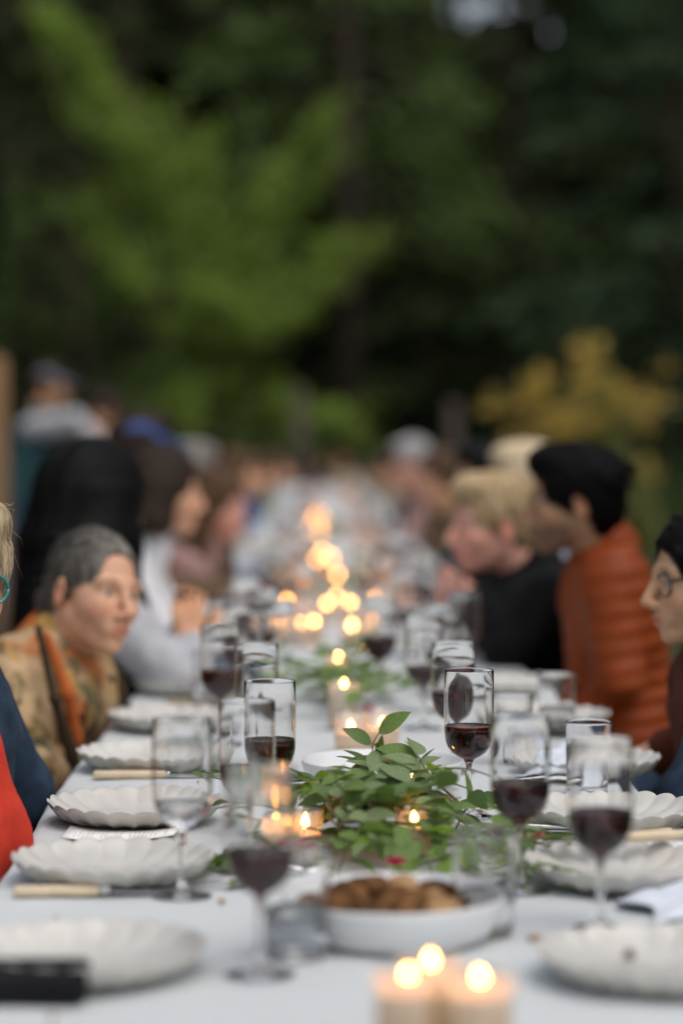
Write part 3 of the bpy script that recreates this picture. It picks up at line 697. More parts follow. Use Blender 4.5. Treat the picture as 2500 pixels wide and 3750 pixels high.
def sprig(base, d, L, nl, label, group, rs, leaf=(.035, .055), kinds=(0, 1, 4), droop=.5, woody=False, pairs=True):
    base = Vector(base); d = Vector(d).normalized(); pts = [base.copy()]; v = d.copy(); n = 8
    for i in range(n):
        v = (v + Vector((rs.gauss(0, .12), rs.gauss(0, .12), rs.gauss(0, .08) - droop * .09))).normalized()
        q = pts[-1] + v * L / n
        if q.z < TZ + .008: q.z = TZ + .008; v.z = abs(v.z) * .3
        pts.append(q)
    root = empty('leafy_sprig', base, label, 'sprig', group)
    MB().tube([p - base for p in pts], list(np.linspace(.0022, .0009, n + 1)), 6).build('stem', M['twig' if woody else 'stem'], root)
    for k in range(nl):
        t = (k + .6) / nl * n; i = min(int(t), n - 1); p = pts[i].lerp(pts[i + 1], t - i); ax = (pts[i + 1] - pts[i]).normalized()
        sd = ax.cross(Vector((0, 0, 1)));
        sd = sd.normalized() if sd.length > .05 else Vector((1, 0, 0))
        s = 1 if k % 2 else -1
        dr = (ax * .65 + sd * s * rs.uniform(.5, 1.1) + Vector((0, 0, rs.uniform(-.25, .55)))).normalized()
        if k == nl - 1: dr = ax
        ll = rs.uniform(*leaf); b = p + dr * .004; tp = b + dr * ll
        if base.y < 4 and ((tp.x > .175 and tp.z > TZ + .06) or (-.09 < tp.x < .008 and tp.y < 3.25 and tp.z > TZ + .015) or (.098 < tp.x < .144 and tp.y < 3.23 and TZ + .015 < tp.z < TZ + .085)): continue
        if tp.z < TZ + .006: tp.z = TZ + .006 + rs.random() * .01
        put_leaf(root, base, b, tp, rs.choice(kinds), rs.uniform(-.7, .7))
    return root
rs_ = random.Random(12)
PILE = 'sprigs heaped in the leafy pile'
PLAB = ['cut sprig of mixed green leaves on a woody stem', 'cut sprig of dark green leaves', 'cut sprig of broad grey green leaves', 'cut sprig of narrow lime green leaves', 'cut sprig of pale grey green leaves', 'cut sprig of narrow dark leaves']
# hero sprig standing up in focus (crop pixels -> photo pixels)
def c7(x, y): return (700 + x * .6378, 2400 + y * .6378)
def c8(x, y): return (1300 + x * .7653, 2700 + y * .7653)
def hero(label, stems, leaves, Y, conv, woody=True):
    o = W(*conv(*stems[0][0]), Y); root = empty('leafy_sprig', o, label, 'sprig', PILE)
    for st in stems: MB().tube([W(*conv(*p), Y + .004 * i) - o for i, p in enumerate(st)], list(np.linspace(.0016, .0008, len(st))), 6).build('stem', M['twig' if woody else 'stem'], root)
    for (b, t, k, tw, ws, dy) in leaves: put_leaf(root, o, W(*conv(*b), Y), W(*conv(*t), Y + dy), k, tw, ws)
hero('upright sprig with sharp pointed leaves rising from the leafy pile',
     [[(1030, 900), (1035, 760), (1042, 640), (1040, 510), (1075, 450)], [(1042, 600), (1060, 590)]],
     [((1075, 450), (1250, 318), 0, 1.1, 1.05, -.01), ((1035, 510), (880, 412), 1, -1.05, .95, -.01), ((1048, 512), (1168, 582), 0, -.9, 1.1, -.02), ((1060, 592), (1098, 458), 5, .3, .8, -.01), ((1045, 592), (938, 635), 1, -.9, 1.25, -.01), ((1045, 640), (940, 726), 5, -.8, 1.1, -.01), ((1055, 600), (1152, 690), 1, .8, .95, -.02), ((1040, 720), (1130, 740), 2, .9, 1.1, -.02), ((1036, 760), (950, 800), 2, -.9, 1.2, -.02)], 3.47, c7)
hero('thin sprig with one slender raised leaf in the leafy pile',
     [[(1255, 880), (1265, 740), (1280, 662)]],
     [((1280, 660), (1390, 528), 5, .2, .75, -.01), ((1280, 662), (1366, 755), 2, .9, 1.3, -.02), ((1275, 665), (1185, 638), 1, -.9, 1.1, -.02), ((1265, 740), (1195, 690), 0, -.7, 1.0, -.02)], 3.46, c7)
hero('sprig with a single upright leaf leaning away from the leafy pile',
     [[(480, 440), (520, 360), (542, 332), (580, 318)]],
     [((541, 332), (541, 168), 0, 1.15, 1.05, -.005), ((582, 318), (690, 285), 1, 1.0, 1.5, -.02), ((520, 360), (430, 345), 1, -.8, 1.2, -.02), ((500, 395), (600, 400), 1, .8, 1.0, -.02)], 3.42, c8)
cx, cyy = .085, 3.27
for k in range(50):
    a = rs_.random() * 6.28; bx = cx - .012 + rs_.gauss(0, .072); by = min(3.5, max(3.06, cyy - .01 + rs_.gauss(0, .11))); bx = min(.2, max(.015, bx)); z = TZ + .02 + max(0, .085 * (1 - ((bx - cx) / .2) ** 2 - ((by - cyy) / .3) ** 2)) * rs_.uniform(.3, 1.0)
    d = Vector((math.cos(a) * 1.0, math.sin(a) * .8, rs_.uniform(-.1, .4)))
    kinds = [(0, 1, 4), (0, 1), (2, 4), (3, 0), (2, 2, 0), (1, 5)][k % 6]
    sprig((bx, by, z), d, rs_.uniform(.10, .17), rs_.choice((7, 8)), PLAB[k % 6] + ' heaped between the two serving bowls', PILE, rs_, leaf=(.042, .068), kinds=kinds, woody=k % 4 == 0)
# hanging lime leaves and the pale stalk at the front of the pile
sprig((.105, 3.08, TZ + .075), (.25, -.5, -.2), .12, 9, 'lime leafed sprig drooping at the front of the pile', PILE, rs_, (.05, .07), (3, 3, 0), 1.4)
sprig((.055, 3.10, TZ + .07), (-.2, -.5, -.2), .12, 9, 'lime leafed sprig drooping at the front of the pile', PILE, rs_, (.05, .07), (3, 3, 0), 1.4)
sprig((.13, 3.10, TZ + .06), (.5, -.4, -.1), .13, 8, 'lime leafed sprig drooping at the front of the pile', PILE, rs_, (.045, .06), (3, 0), 1.2)
b = W(1450, 3215, 3.0); e = W(1640, 3130, 3.04); o = MB().tube([(0, 0, 0), (e - b) * .5 + Vector((0, 0, .006)), e - b], [.004, .0036, .003], 8).build('cut_stalk', M['leafC'], None, True, b); tag(o, 'thick pale green cut stalk across the front of the pile', 'stalk')
# reach of the pile toward the pale flowers
for k in range(5):
    bx = .16 + .02 * k; by = 3.12 + .05 * (k % 3)
    sprig((bx, by, TZ + .03), (1, rs_.uniform(-.6, .4), .15), .12, 7, 'dark leafed sprig trailing from the pile toward the pink flowers', PILE, rs_, (.03, .045), (1, 5, 2))
for k in range(5):
    sprig((.0 - .012 * k, 3.2 + .07 * k, TZ + .035 + .012 * (k % 2)), (-1, rs_.uniform(-.5, .6), .45), .12, 7, 'small leafed sprig trailing from the pile toward the overlapping glasses', PILE, rs_, (.022, .036), (1, 5, 2))
for gi, (c, n, lab) in enumerate([((.055, 5.1), 20, 'blurred leafy sprig of the second runner'), ((.03, 8.2), 9, 'blurred leafy sprig of the third runner'), ((.0, 13.0), 7, 'blurred leafy sprig of the farthest runner')]):
    for k in range(n):
        bx = c[0] + rs_.gauss(0, .045); by = c[1] + rs_.gauss(0, .22); a = rs_.random() * 6.28
        sprig((bx, by, TZ + .015 + rs_.random() * .07), (math.cos(a), math.sin(a), rs_.uniform(0, .6)), rs_.uniform(.1, .17), 7, lab, lab.replace('sprig', 'sprigs'), rs_, (.04, .065), (0, 2, 2, 4))
def flower(p, r0, mat, label, seed):
    rs = random.Random(seed); root = empty('flower', p, label, 'flower'); 
    for k in range(16):
        t = k / 16; a = k * 2.4; ln = r0 * (.55 + .45 * t); el = 1.3 - 1.15 * t
        d = Vector((math.cos(a) * math.cos(el), math.sin(a) * math.cos(el), math.sin(el)))
        s = d.cross(Vector((0, 0, 1))).normalized(); u = s.cross(d)
        V = [Vector((0, 0, 0))]; 
        for j in range(5):
            q = (j - 2) / 2; V.append(d * ln * (.95 - .12 * q * q) + s * q * ln * .55 + u * ln * .16 * (rs.random() - .5 + .6 * q * q))
        MB().add(V, [(0, i + 1, i + 2) for i in range(4)]).build('petal', mat, root)
    MB().tube([(0, 0, 0), (.004, .006, -r0 * .4), (.012, .03, -r0 * .7)], .0017, 6).build('stem', M['stem'], root)
flower(WT(1105, 3135, TZ + .03), .033, M['magenta'], 'magenta flower at the foot of the clear votive', 1)
flower(WT(1450, 3170, TZ + .035), .018, M['magenta'], 'tiny magenta flower tucked under the lime leaves', 2)
flower(WT(1835, 3085, TZ + .03), .028, M['pink'], 'pale pink flower behind the wine glass stem', 3)
flower(WT(1950, 3085, TZ + .03), .026, M['pink'], 'pale pink flower beside the fork', 4)
flower(WT(1350, 2610, TZ + .02), .022, M['magenta'], 'dark red flower in the second leafy runner', 5)
# <<P
# ================================================================= PEOPLE
# implicit surfaces: smooth unions of round cones and ellipsoids, meshed with surface nets
class Field:
    def __init__(s, lo, hi, h):
        s.h = h; lo, hi = np.minimum(lo, hi), np.maximum(lo, hi); s.lo = np.array(lo, float); n = np.ceil((np.array(hi) - s.lo) / h).astype(int) + 1
        s.F = np.full(n, .25, dtype=np.float32); s.n = n
    def sub(s, lo, hi):
        a = np.maximum(np.floor((np.array(lo) - s.lo) / s.h).astype(int), 0); b = np.minimum(np.ceil((np.array(hi) - s.lo) / s.h).astype(int) + 1, s.n)
        if np.any(b <= a): return None
        ax = [s.lo[i] + np.arange(a[i], b[i]) * s.h for i in range(3)]
        P = np.stack(np.meshgrid(*ax, indexing='ij'), -1)
        return tuple(slice(a[i], b[i]) for i in range(3)), P
    def put(s, sl, d, k, mode):
        o = s.F[sl]
        if mode == 'sub': d = -d; t = np.clip(.5 - .5 * (o - d) / k, 0, 1) if k else None; s.F[sl] = o * (1 - t) + d * t + k * t * (1 - t)
        else: t = np.clip(.5 + .5 * (o - d) / k, 0, 1); s.F[sl] = o * (1 - t) + d * t - k * t * (1 - t)
    def cone(s, a, b, ra, rb, k=.02, mode='add'):
        a = np.array(a, float); b = np.array(b, float); m = max(ra, rb) + k + 2.5 * s.h + .012
        q = s.sub(np.minimum(a, b) - m, np.maximum(a, b) + m)
        if q is None: return s
        sl, P = q; ab = b - a; t = np.clip(((P - a) @ ab) / max(1e-9, ab @ ab), 0, 1)
        d = np.linalg.norm(P - a - t[..., None] * ab, axis=-1) - (ra + (rb - ra) * t); s.put(sl, d, k, mode); return s
    def ell(s, c, r, rot=None, k=.02, mode='add'):
        c = np.array(c, float); r = np.array(r, float); m = r.max() + k + 2.5 * s.h + .012
        q = s.sub(c - m, c + m)
        if q is None: return s
        sl, P = q; p = P - c
        if rot is not None: p = p @ rot
        k0 = np.linalg.norm(p / r, axis=-1); k1 = np.linalg.norm(p / (r * r), axis=-1) + 1e-9
        s.put(sl, k0 * (k0 - 1) / k1, k, mode); return s
    def mesh(s):
        F = s.F; S = F < 0; nx, ny, nz = F.shape
        cs = [(i, j, k) for i in (0, 1) for j in (0, 1) for k in (0, 1)]
        def cor(A, c): return A[c[0]:nx - 1 + c[0], c[1]:ny - 1 + c[1], c[2]:nz - 1 + c[2]]
        cnt = sum(cor(S, c).astype(np.int8) for c in cs); mask = (cnt > 0) & (cnt < 8)
        I, J, K = np.nonzero(mask); N = len(I)
        if N == 0: return np.zeros((0, 3)), np.zeros((0, 4), int)
        acc = np.zeros((N, 3)); num = np.zeros(N)
        for ci, c in enumerate(cs):
            for ax in range(3):
                if c[ax]: continue
                d = list(c); d[ax] = 1
                f0 = F[I + c[0], J + c[1], K + c[2]]; f1 = F[I + d[0], J + d[1], K + d[2]]; x = (f0 < 0) != (f1 < 0)
                t = f0 / np.where(np.abs(f0 - f1) < 1e-9, 1e-9, f0 - f1)
                p = np.tile(np.array(c, float), (N, 1)); p[:, ax] += t
                acc[x] += p[x]; num[x] += 1
        V = (acc / num[:, None] + np.stack([I, J, K], -1)) * s.h + s.lo
        idx = np.full(mask.shape, -1, dtype=np.int64); idx[mask] = np.arange(N); out = []
        for ax in range(3):
            A = np.moveaxis(S, ax, 0); Ix = np.moveaxis(idx, ax, 0)
            a0 = A[:-1, 1:-1, 1:-1]; a1 = A[1:, 1:-1, 1:-1]; x = a0 != a1; i, j, k = np.nonzero(x); inside0 = a0[x]
            q = np.stack([Ix[i, j, k], Ix[i, j + 1, k], Ix[i, j + 1, k + 1], Ix[i, j, k + 1]], -1)
            flip = ~inside0
            if ax == 1: flip = ~flip
            q[flip] = q[flip][:, ::-1]; out.append(q)
        Q = np.vstack(out); Q = Q[(Q >= 0).all(1)]
        return V, Q
def vnormals(V, Q):
    n = np.cross(V[Q[:, 2]] - V[Q[:, 0]], V[Q[:, 3]] - V[Q[:, 1]]); N = np.zeros_like(V)
    for k in range(4): np.add.at(N, Q[:, k], n)
    return N / (np.linalg.norm(N, axis=1, keepdims=True) + 1e-12)
def wob(V, f, seed):
    r = np.random.default_rng(seed); o = np.zeros(len(V))
    for k in range(5):
        d = r.normal(size=3); d /= np.linalg.norm(d); ff = f * (.6 + .9 * r.random()); o += np.sin(V @ d * ff + r.random() * 6 + 1.3 * np.sin(V @ np.roll(d, 1) * ff * .6))
    return o / 3

def rotm(yaw, pitch=0, roll=0):
    """head axes as columns: forward, left, up"""
    m = Matrix.Rotation(yaw, 3, 'Z') @ Matrix.Rotation(pitch, 3, 'Y') @ Matrix.Rotation(roll, 3, 'X')
    return np.array(m)
SKIN = {
    'fair': pmat('skin_fair', (.62, .34, .21), .5, .08, 60, .08, 300, sss=.08, attr=True),
    'pink': pmat('skin_pink', (.68, .34, .25), .5, .08, 60, .08, 300, attr=True),
    'tan': pmat('skin_tan', (.58, .31, .17), .5, .08, 60, .08, 300, attr=True),
    'deep': pmat('skin_deep', (.36, .20, .11), .5, .08, 60, .08, 300, attr=True),
    'olive': pmat('skin_olive', (.52, .30, .17), .5, .08, 60, .08, 300, attr=True),
}
HAIR = {}
def hair_mat(name, c, c2):
    HAIR[name] = pmat('hair_' + name, c, .55, .3, 90, .5, 300, col2=c2, stretch=(1, 1, .12), spec=.14)
hair_mat('black', (.0025, .0022, .002), (.005, .0045, .004)); hair_mat('brown', (.06, .033, .018), (.12, .07, .035)); hair_mat('dark', (.022, .014, .009), (.04, .026, .017))
hair_mat('grey', (.10, .085, .070), (.30, .275, .24)); hair_mat('blonde', (.56, .42, .25), (.76, .62, .42)); hair_mat('silver', (.30, .29, .28), (.48, .47, .46))
hair_mat('gold', (.50, .34, .17), (.72, .55, .33))
M['eyewhite'] = pmat('eye_white', (.72, .70, .68), .15, .03, 30); M['iris'] = pmat('iris', (.05, .07, .08), .1, .2, 60)
def cloth_mat(name, c, var=.12, rough=.85, scale=25, **k): return pmat(name, c, rough, var, scale, .3, 350, sheen=.02, spec=.12, **k)

def head_field(f, T, sc_, neck_to, female=True):
    """T: head-local -> mesh coordinates"""
    H = lambda x, y, z: T(np.array([x, y, z]) * sc_)
    s = sc_; Rm = T.rot
    f.ell(H(-.012, 0, .032), np.array([.093, .073, .084]) * s, Rm, .02)
    f.ell(H(.026, 0, -.03), np.array([.064, .056, .084]) * s, Rm, .03)
    f.cone(H(-.008, .042, -.052), H(.064, .010, -.102), .021 * s, .015 * s, .02); f.cone(H(-.008, -.042, -.052), H(.064, -.010, -.102), .021 * s, .015 * s, .02)
    f.ell(H(.077, 0, -.102), np.array([.016, .019, .015]) * s, Rm, .012)
    for y in (-1, 1):
        f.ell(H(.056, .036 * y, -.030), np.array([.026, .022, .024]) * s, Rm, .035)
        f.cone(H(.072, .046 * y, .020), H(.085, .012 * y, .019), .010 * s, .010 * s, .015)
        f.ell(H(.100, .033 * y, -.002), np.array([.024, .019, .014]) * s, Rm, .012, 'sub')
        f.cone(H(.0765, .019 * y, .008), H(.072, .046 * y, .006), .0045 * s, .004 * s, .01)     # upper lid
        f.cone(H(.0765, .021 * y, -.0115), H(.0715, .044 * y, -.0115), .004 * s, .004 * s, .012)      # lower lid
        f.ell(H(-.012, .078 * y, -.012), np.array([.019, .008, .032]) * s, Rm @ rotm(.35 * y, .2), .008)
        f.ell(H(-.006, .087 * y, -.010), np.array([.010, .006, .018]) * s, Rm, .005, 'sub')
        f.ell(H(.101, .0130 * y, -.042), np.array([.012, .008, .0085]) * s, Rm, .006)
    f.cone(H(.088, 0, .012), H(.1155, 0, -.034), .0082 * s, .0112 * s, .010)
    f.ell(H(.078, 0, -.068), np.array([.0185, .030, .022]) * s, Rm, .02)
    f.cone(H(.089, .022, -.0695), H(.1015, .003, -.0650), .0035 * s, .0062 * s, .004); f.cone(H(.089, -.022, -.0695), H(.1015, -.003, -.0650), .0035 * s, .0062 * s, .004)
    f.cone(H(.090, -.017, -.0770), H(.090, .017, -.0770), .005 * s, .005 * s, .004); f.ell(H(.0975, 0, -.0780), np.array([.0070, .014, .0065]) * s, Rm, .005)
    f.cone(H(.098, -.024, -.0712), H(.098, .024, -.0712), .0018 * s, .0018 * s, .002, 'sub'); f.cone(H(.105, -.008, -.0712), H(.105, .008, -.0712), .0025 * s, .0025 * s, .002, 'sub')
    f.cone(H(-.03, 0, -.055), neck_to, .053 * s, .058 * s, .03)

class HT:
    def __init__(s, o, rot): s.o = np.array(o, float); s.rot = rot
    def __call__(s, p): return s.o + s.rot @ np.asarray(p, float)
    def inv(s, V): return (V - s.o) @ s.rot

def hand_prims(f, wrist, dirv, palmn, size=1.0, curl=.5, right=True, spread=.25):
    """wrist, direction to the knuckles, palm normal"""
    x = np.array(dirv, float); x /= np.linalg.norm(x); n = np.array(palmn, float); n -= x * (n @ x); n /= np.linalg.norm(n); y = np.cross(n, x)
    if not right: y = -y
    w = np.array(wrist, float); P = lambda a, b, c: w + (x * a + y * b + n * c) * size
    s = size
    for b in (-.026, -.009, .009, .026): f.cone(P(.01, b * .6, 0), P(.082, b, .0), .015 * s, .0125 * s, .012)
    for i, (b, L) in enumerate([(-.030, .060), (-.010, .075), (.010, .082), (.029, .074)]):
        a0 = P(.086, b, 0); ang = 0; p = np.array([.086, b, 0.0]); r = .0098
        for j, fr in enumerate((.45, .31, .24)):
            ang += curl * (1.0 if j else .7) * (1 + .12 * (i - 1)); st = np.array([math.cos(ang), spread * b * 6 * (1 - min(1, curl)), math.sin(ang)]) * L * fr
            q = p + st; f.cone(P(*p), P(*q), r * s, (r - .001) * s, .003); p = q; r -= .001
    p = np.array([.025, .026, .006]); 
    for st, ra, rb in (((.028, .024, .012), .0145, .0120), ((.024, .012, .012), .0115, .0100), ((.020, .002, .010), .0100, .0085)):
        q = p + np.array(st); f.cone(P(*p), P(*q), ra * s, rb * s, .005); p = q
def ring_tube(pts, r, n=6): return MB().tube(pts, r, n)

def strands(V, N, flow, n, length, rs, mat, root, rad=.0006, lift=.003, name='strand_layer', curl=.0, steps=7):
    idx = rs.integers(0, len(V), n); P = V[idx] + N[idx] * .0005; Nn = N[idx]
    from mathutils.kdtree import KDTree
    kd = KDTree(len(V)); [kd.insert(v, i) for i, v in enumerate(V)]; kd.balance(); pts = [P]
    for k in range(steps):
        d = flow(pts[-1]) + rs.normal(size=(n, 3)) * (.05 + curl); d -= Nn * (np.sum(d * Nn, 1, keepdims=True)) * (.9 if k < steps * .6 else .5)
        d /= np.linalg.norm(d, axis=1, keepdims=True) + 1e-9
        L = length * (.6 + .6 * rs.random((n, 1))) / steps
        q = pts[-1] + d * L
        if lift < .01:
            ii = np.array([kd.find(p)[1] for p in q]); Nn = N[ii]; h_ = np.sum((q - V[ii]) * Nn, 1, keepdims=True); q = q + Nn * (np.clip(h_, .0006, .0006 + lift) - h_) * (np.abs(h_) < .03)
        else: q = q + Nn * lift / steps * rs.random((n, 1))
        pts.append(q)
    A = np.stack(pts, 1); m = steps + 1
    t = A[:, 1:] - A[:, :-1]; t = np.concatenate([t, t[:, -1:]], 1); t /= np.linalg.norm(t, axis=-1, keepdims=True) + 1e-9
    s = np.cross(t, np.repeat(N[idx][:, None], m, 1)); s /= np.linalg.norm(s, axis=-1, keepdims=True) + 1e-9; b = np.cross(s, t)
    wv = (np.linspace(1, .25, m) * rad)[None, :, None]
    V3 = np.stack([A + s * wv, A - s * wv * .5 + b * wv * .87, A - s * wv * .5 - b * wv * .87], 2).reshape(-1, 3)
    base = (np.arange(n)[:, None] * m + np.arange(m - 1)[None]).reshape(-1) * 3; Q = []
    for k in range(3): Q.append(np.stack([base + k, base + (k + 1) % 3, base + 3 + (k + 1) % 3, base + 3 + k], -1))
    return link(name, mesh_np(name, V3, np.vstack(Q), mat), root)

def person(label, pelvis, neck, head, yaw, pitch=0, roll=0, skin='fair', hair='brown', style='short', top=None, collar=True, collar_mat=None, arms=None, hands=None,
           lvl=1, hs=1.0, bulk=1.0, trousers=None, ribs=False, glasses=None, beard=False, hat=None, group=None, sleeve_mat=None, seated=True, hair_len=.35, face_dir=None, shoulder_dir=None, hair_fat=1.0, strand=0, scarf=None):
    """pelvis/neck/head and joints are world points; everything is meshed relative to the ground point under the pelvis"""
    pelvis, neck, head = Vector(pelvis), Vector(neck), Vector(head); O = Vector((pelvis.x, pelvis.y, 0)); o_ = np.array(O)
    root = empty('person', O, label, 'person', group); L = lambda v: np.array(v, float) - o_
    P, Nk, Hd = L(pelvis), L(neck), L(head)
    hh, hc = [(.0042, .010), (.0075, .018), (.011, .024)][lvl]
    rot = rotm(yaw, pitch, roll); T = HT(Hd, rot); rs = np.random.default_rng(abs(hash(label)) % 99991 if False else sum(map(ord, label)))
    # torso frame
    fw = Vector(shoulder_dir) if shoulder_dir is not None else Vector((math.cos(yaw), math.sin(yaw), 0))
    fw.z = 0; fw.normalize(); lf = np.array(Vector((0, 0, 1)).cross(fw)); fwn = np.array(fw)
    ax = Nk - P; ax = ax / np.linalg.norm(ax)
    shl = {s: Nk - ax * .055 * bulk + lf * s * .165 * bulk for s in (1, -1)}
    A = {}
    for i, s in enumerate((1, -1)):
        if arms and arms[i] is not None: A[s] = [L(q) for q in arms[i]]
        elif seated: e = shl[s] + fwn * .16 + lf * s * .05 + np.array([0, 0, -.24]); w_ = e + fwn * .23 - lf * s * .10; w_[2] = max(w_[2], .79); A[s] = [e, w_]
        else: e = shl[s] + lf * s * .05 + np.array([0, 0, -.29]); A[s] = [e, e + fwn * .12 + np.array([0, 0, -.22])]
    hip = {s: P + lf * s * .09 for s in (1, -1)}
    if seated:
        knee = {s: hip[s] + fwn * .40 + np.array([0, 0, .0]) + lf * s * .04 for s in (1, -1)}; ank = {s: knee[s] * np.array([1, 1, 0]) + fwn * -.04 + np.array([0, 0, .09]) for s in (1, -1)}
    else:
        knee = {s: (hip[s] * np.array([1, 1, .52])) + fwn * .03 for s in (1, -1)}; ank = {s: hip[s] * np.array([1, 1, 0]) + np.array([0, 0, .09]) for s in (1, -1)}
    def torso(f, e, arm_end=1.0, legs=False):
        wst = P + (Nk - P) * .38; cst = P + (Nk - P) * .72; b = bulk
        f.ell(P + ax * .03, np.array([.12, .165, .12]) * b + e, np.stack([fwn, lf, np.array([0, 0, 1])], 1), .05)
        f.cone(P + ax * .05 + lf * .05, cst + lf * .06, .105 * b + e, .115 * b + e, .05); f.cone(P + ax * .05 - lf * .05, cst - lf * .06, .105 * b + e, .115 * b + e, .05)
        f.cone(shl[1] - lf * .03 - ax * .02, shl[-1] + lf * .03 - ax * .02, .068 * b + e, .068 * b + e, .05)
        f.cone(Nk - ax * .05, Nk + ax * .015, .085 * b + e, .062 + e, .03)
    def arm(f, e, s, end=1.0):
        el, w_ = A[s]; f.cone(shl[s], el, .056 * bulk + e, .044 * bulk + e, .03); f.cone(el, el + (w_ - el) * end, .043 * bulk + e, .029 + e, .02)
    # ---- body: head and neck, hands, trunk and limbs
    lo, hi = Hd - .155, Hd + .165; lo = np.minimum(lo, Nk - .05); hi = np.maximum(hi, Nk + .05)
    f = Field(lo, hi, hh); head_field(f, T, hs, Nk - ax * .02); V, Q = f.mesh()
    q = T.inv(V) / hs; C = np.ones((len(V), 3))
    def blob(c, r, colr, soft=.6, amt=1.0):
        d = np.sqrt(((q - np.array(c)) ** 2 / np.array(r) ** 2).sum(1)); t = np.clip((1 - d) / soft, 0, 1)[:, None] * amt; C[:] = C * (1 - t) + C * np.array(colr) * t
    for y in (-1, 1):
        blob((.07, .042 * y, -.035), (.04, .03, .026), (1.05, .90, .88)); blob((-.012, .08 * y, -.012), (.03, .02, .04), (1.05, .78, .72), .8)
        d = np.sqrt(((q[:, 0] - .082) / .03) ** 2 + ((q[:, 1] * y - .033) / .026) ** 2 + ((q[:, 2] - .0255 + .12 * np.abs(q[:, 1] * y - .028)) / .0055) ** 2); t = np.clip((1 - d) / .4, 0, 1)[:, None] * .7; C[:] = C * (1 - t) + C * np.array([.28, .24, .22]) * t
    blob((.11, 0, -.036), (.02, .02, .018), (1.04, .88, .86)); blob((.098, 0, -.0715), (.020, .027, .0125), (.86, .55, .55), .35)
    if beard:
        t = np.clip((-.042 - q[:, 2] - .15 * np.clip(q[:, 0] - .06, 0, 1)) / .02, 0, 1) * np.clip((q[:, 2] + .135) / .03, 0, 1) * np.clip((q[:, 0] + .01) / .03, 0, 1)
        lip = np.clip(1 - np.sqrt(((q[:, 1]) / .024) ** 2 + ((q[:, 2] + .0715) / .010) ** 2), 0, 1) * 3
        t = (t * (1 - np.clip(lip, 0, 1)))[:, None] * .8; C = C * (1 - t) + C * np.array([.32, .27, .25]) * t
    VV, QQ, CC = [V], [Q], [C]; off = len(V)
    wr = {}
    for i, s in enumerate((1, -1)):
        el, w_ = A[s]; d = (w_ - el) / np.linalg.norm(w_ - el); pose = hands[i] if hands and hands[i] else {}
        f = Field(w_ - .21, w_ + .21, max(hh, .0042 if lvl == 0 else .006)) if True else None
        hd = np.array(pose.get('dir', d), float); pn = np.array(pose.get('palm', (0, 0, -1)), float)
        hand_prims(f, w_, hd, pn, .95, pose.get('curl', .45), (s == -1) != bool(pose.get('flip', False)), pose.get('spread', .25)); f.cone(w_ - d * min(.16, .55 * float(np.linalg.norm(w_ - el))), w_ + hd * .02, .032, .025, .015)
        V, Q = f.mesh(); VV.append(V); QQ.append(Q + off); c = np.ones((len(V), 3)) * np.array([1.0, .93, .92]); CC.append(c); off += len(V)
    f = Field(np.array([-.75, -.75, 0]) + 0, np.array([.75, .75, max(1.4, Nk[2] + .1)]), .026)
    torso(f, -.012)
    for s in (1, -1):
        arm(f, -.018, s, .95); f.cone(hip[s], knee[s], .075, .055, .03); f.cone(knee[s], ank[s], .052, .036, .02); f.cone(ank[s], ank[s] + fwn * .14 + np.array([0, 0, -.05]), .036, .03, .02)
    V, Q = f.mesh(); VV.append(V); QQ.append(Q + off); CC.append(np.ones((len(V), 3)))
    body = link('body', mesh_np('body', np.vstack(VV), np.vstack(QQ), SKIN[skin], True, np.vstack(CC)), root)
    for y in (-1, 1):
        eb = MB(); n = 14 if lvl == 0 else 8; r0 = .0125 * hs
        eb.lathe([(0, -r0)] + [(r0 * math.sin(a), -r0 * math.cos(a)) for a in np.linspace(.3, math.pi - .5, 7)], n)
        ir = MB(); ir.lathe([(r0 * math.sin(a), r0 * math.cos(a)) for a in (.5, .3, .15)] + [(0, r0 * 1.0)], n)
        Rz = Matrix([list(r) for r in (rot @ rotm(0, math.pi / 2 - .0))]).to_quaternion()
        e = eb.build('eye', M['eyewhite'], root, True, Vector(T(np.array([.0700, .032 * y, -.002]) * hs))); e.rotation_mode = 'QUATERNION'; e.rotation_quaternion = Rz
        i2 = ir.build('iris', M['iris'], e)
    # ---- clothing
    top = top or M['cloth']
    def fold(V, Q, amp, f_, seed):
        return V + vnormals(V, Q) * (wob(V, f_, seed) * amp)[:, None]
    zt = max(1.4, Nk[2] + .15)
    lo = np.array([-.8, -.8, .3 if seated else .7]); hi = np.array([.8, .8, zt])
    pts_ = np.array([shl[1], shl[-1], P, Nk, A[1][0], A[-1][0], A[1][1], A[-1][1]]); lo = np.maximum(lo, pts_.min(0) - .22); hi = pts_.max(0) + .2
    f = Field(lo, hi, hc)
    torso(f, .014)
    if sleeve_mat is None:
        for s in (1, -1): arm(f, .014, s, .93)
    V, Q = f.mesh(); V = fold(V, Q, .009, 20, 3); V = fold(V, Q, .005 if not ribs else .002, 55, 4)
    if ribs:
        h_ = (V - P) @ ax; dr = np.abs(np.sin(math.pi * h_ / .042)) ** .6
        bk = np.clip(.6 - ((V - P) @ fwn) * 6, .3, 1); V = V + vnormals(V, Q) * (dr * .014 * bk)[:, None]
    link('jacket' if ribs or lvl == 0 else 'top', mesh_np('jacket', V, Q, top), root)
    if sleeve_mat is not None:
        for i, s in enumerate((1, -1)):
            sm_ = sleeve_mat[i] if isinstance(sleeve_mat, (list, tuple)) else sleeve_mat
            f = Field(lo, hi, hc); arm(f, .017, s, .93); V, Q = f.mesh(); V = fold(V, Q, .009, 26, 5); V = fold(V, Q, .004, 60, 6); link('sleeve', mesh_np('sleeve', V, Q, sm_), root)
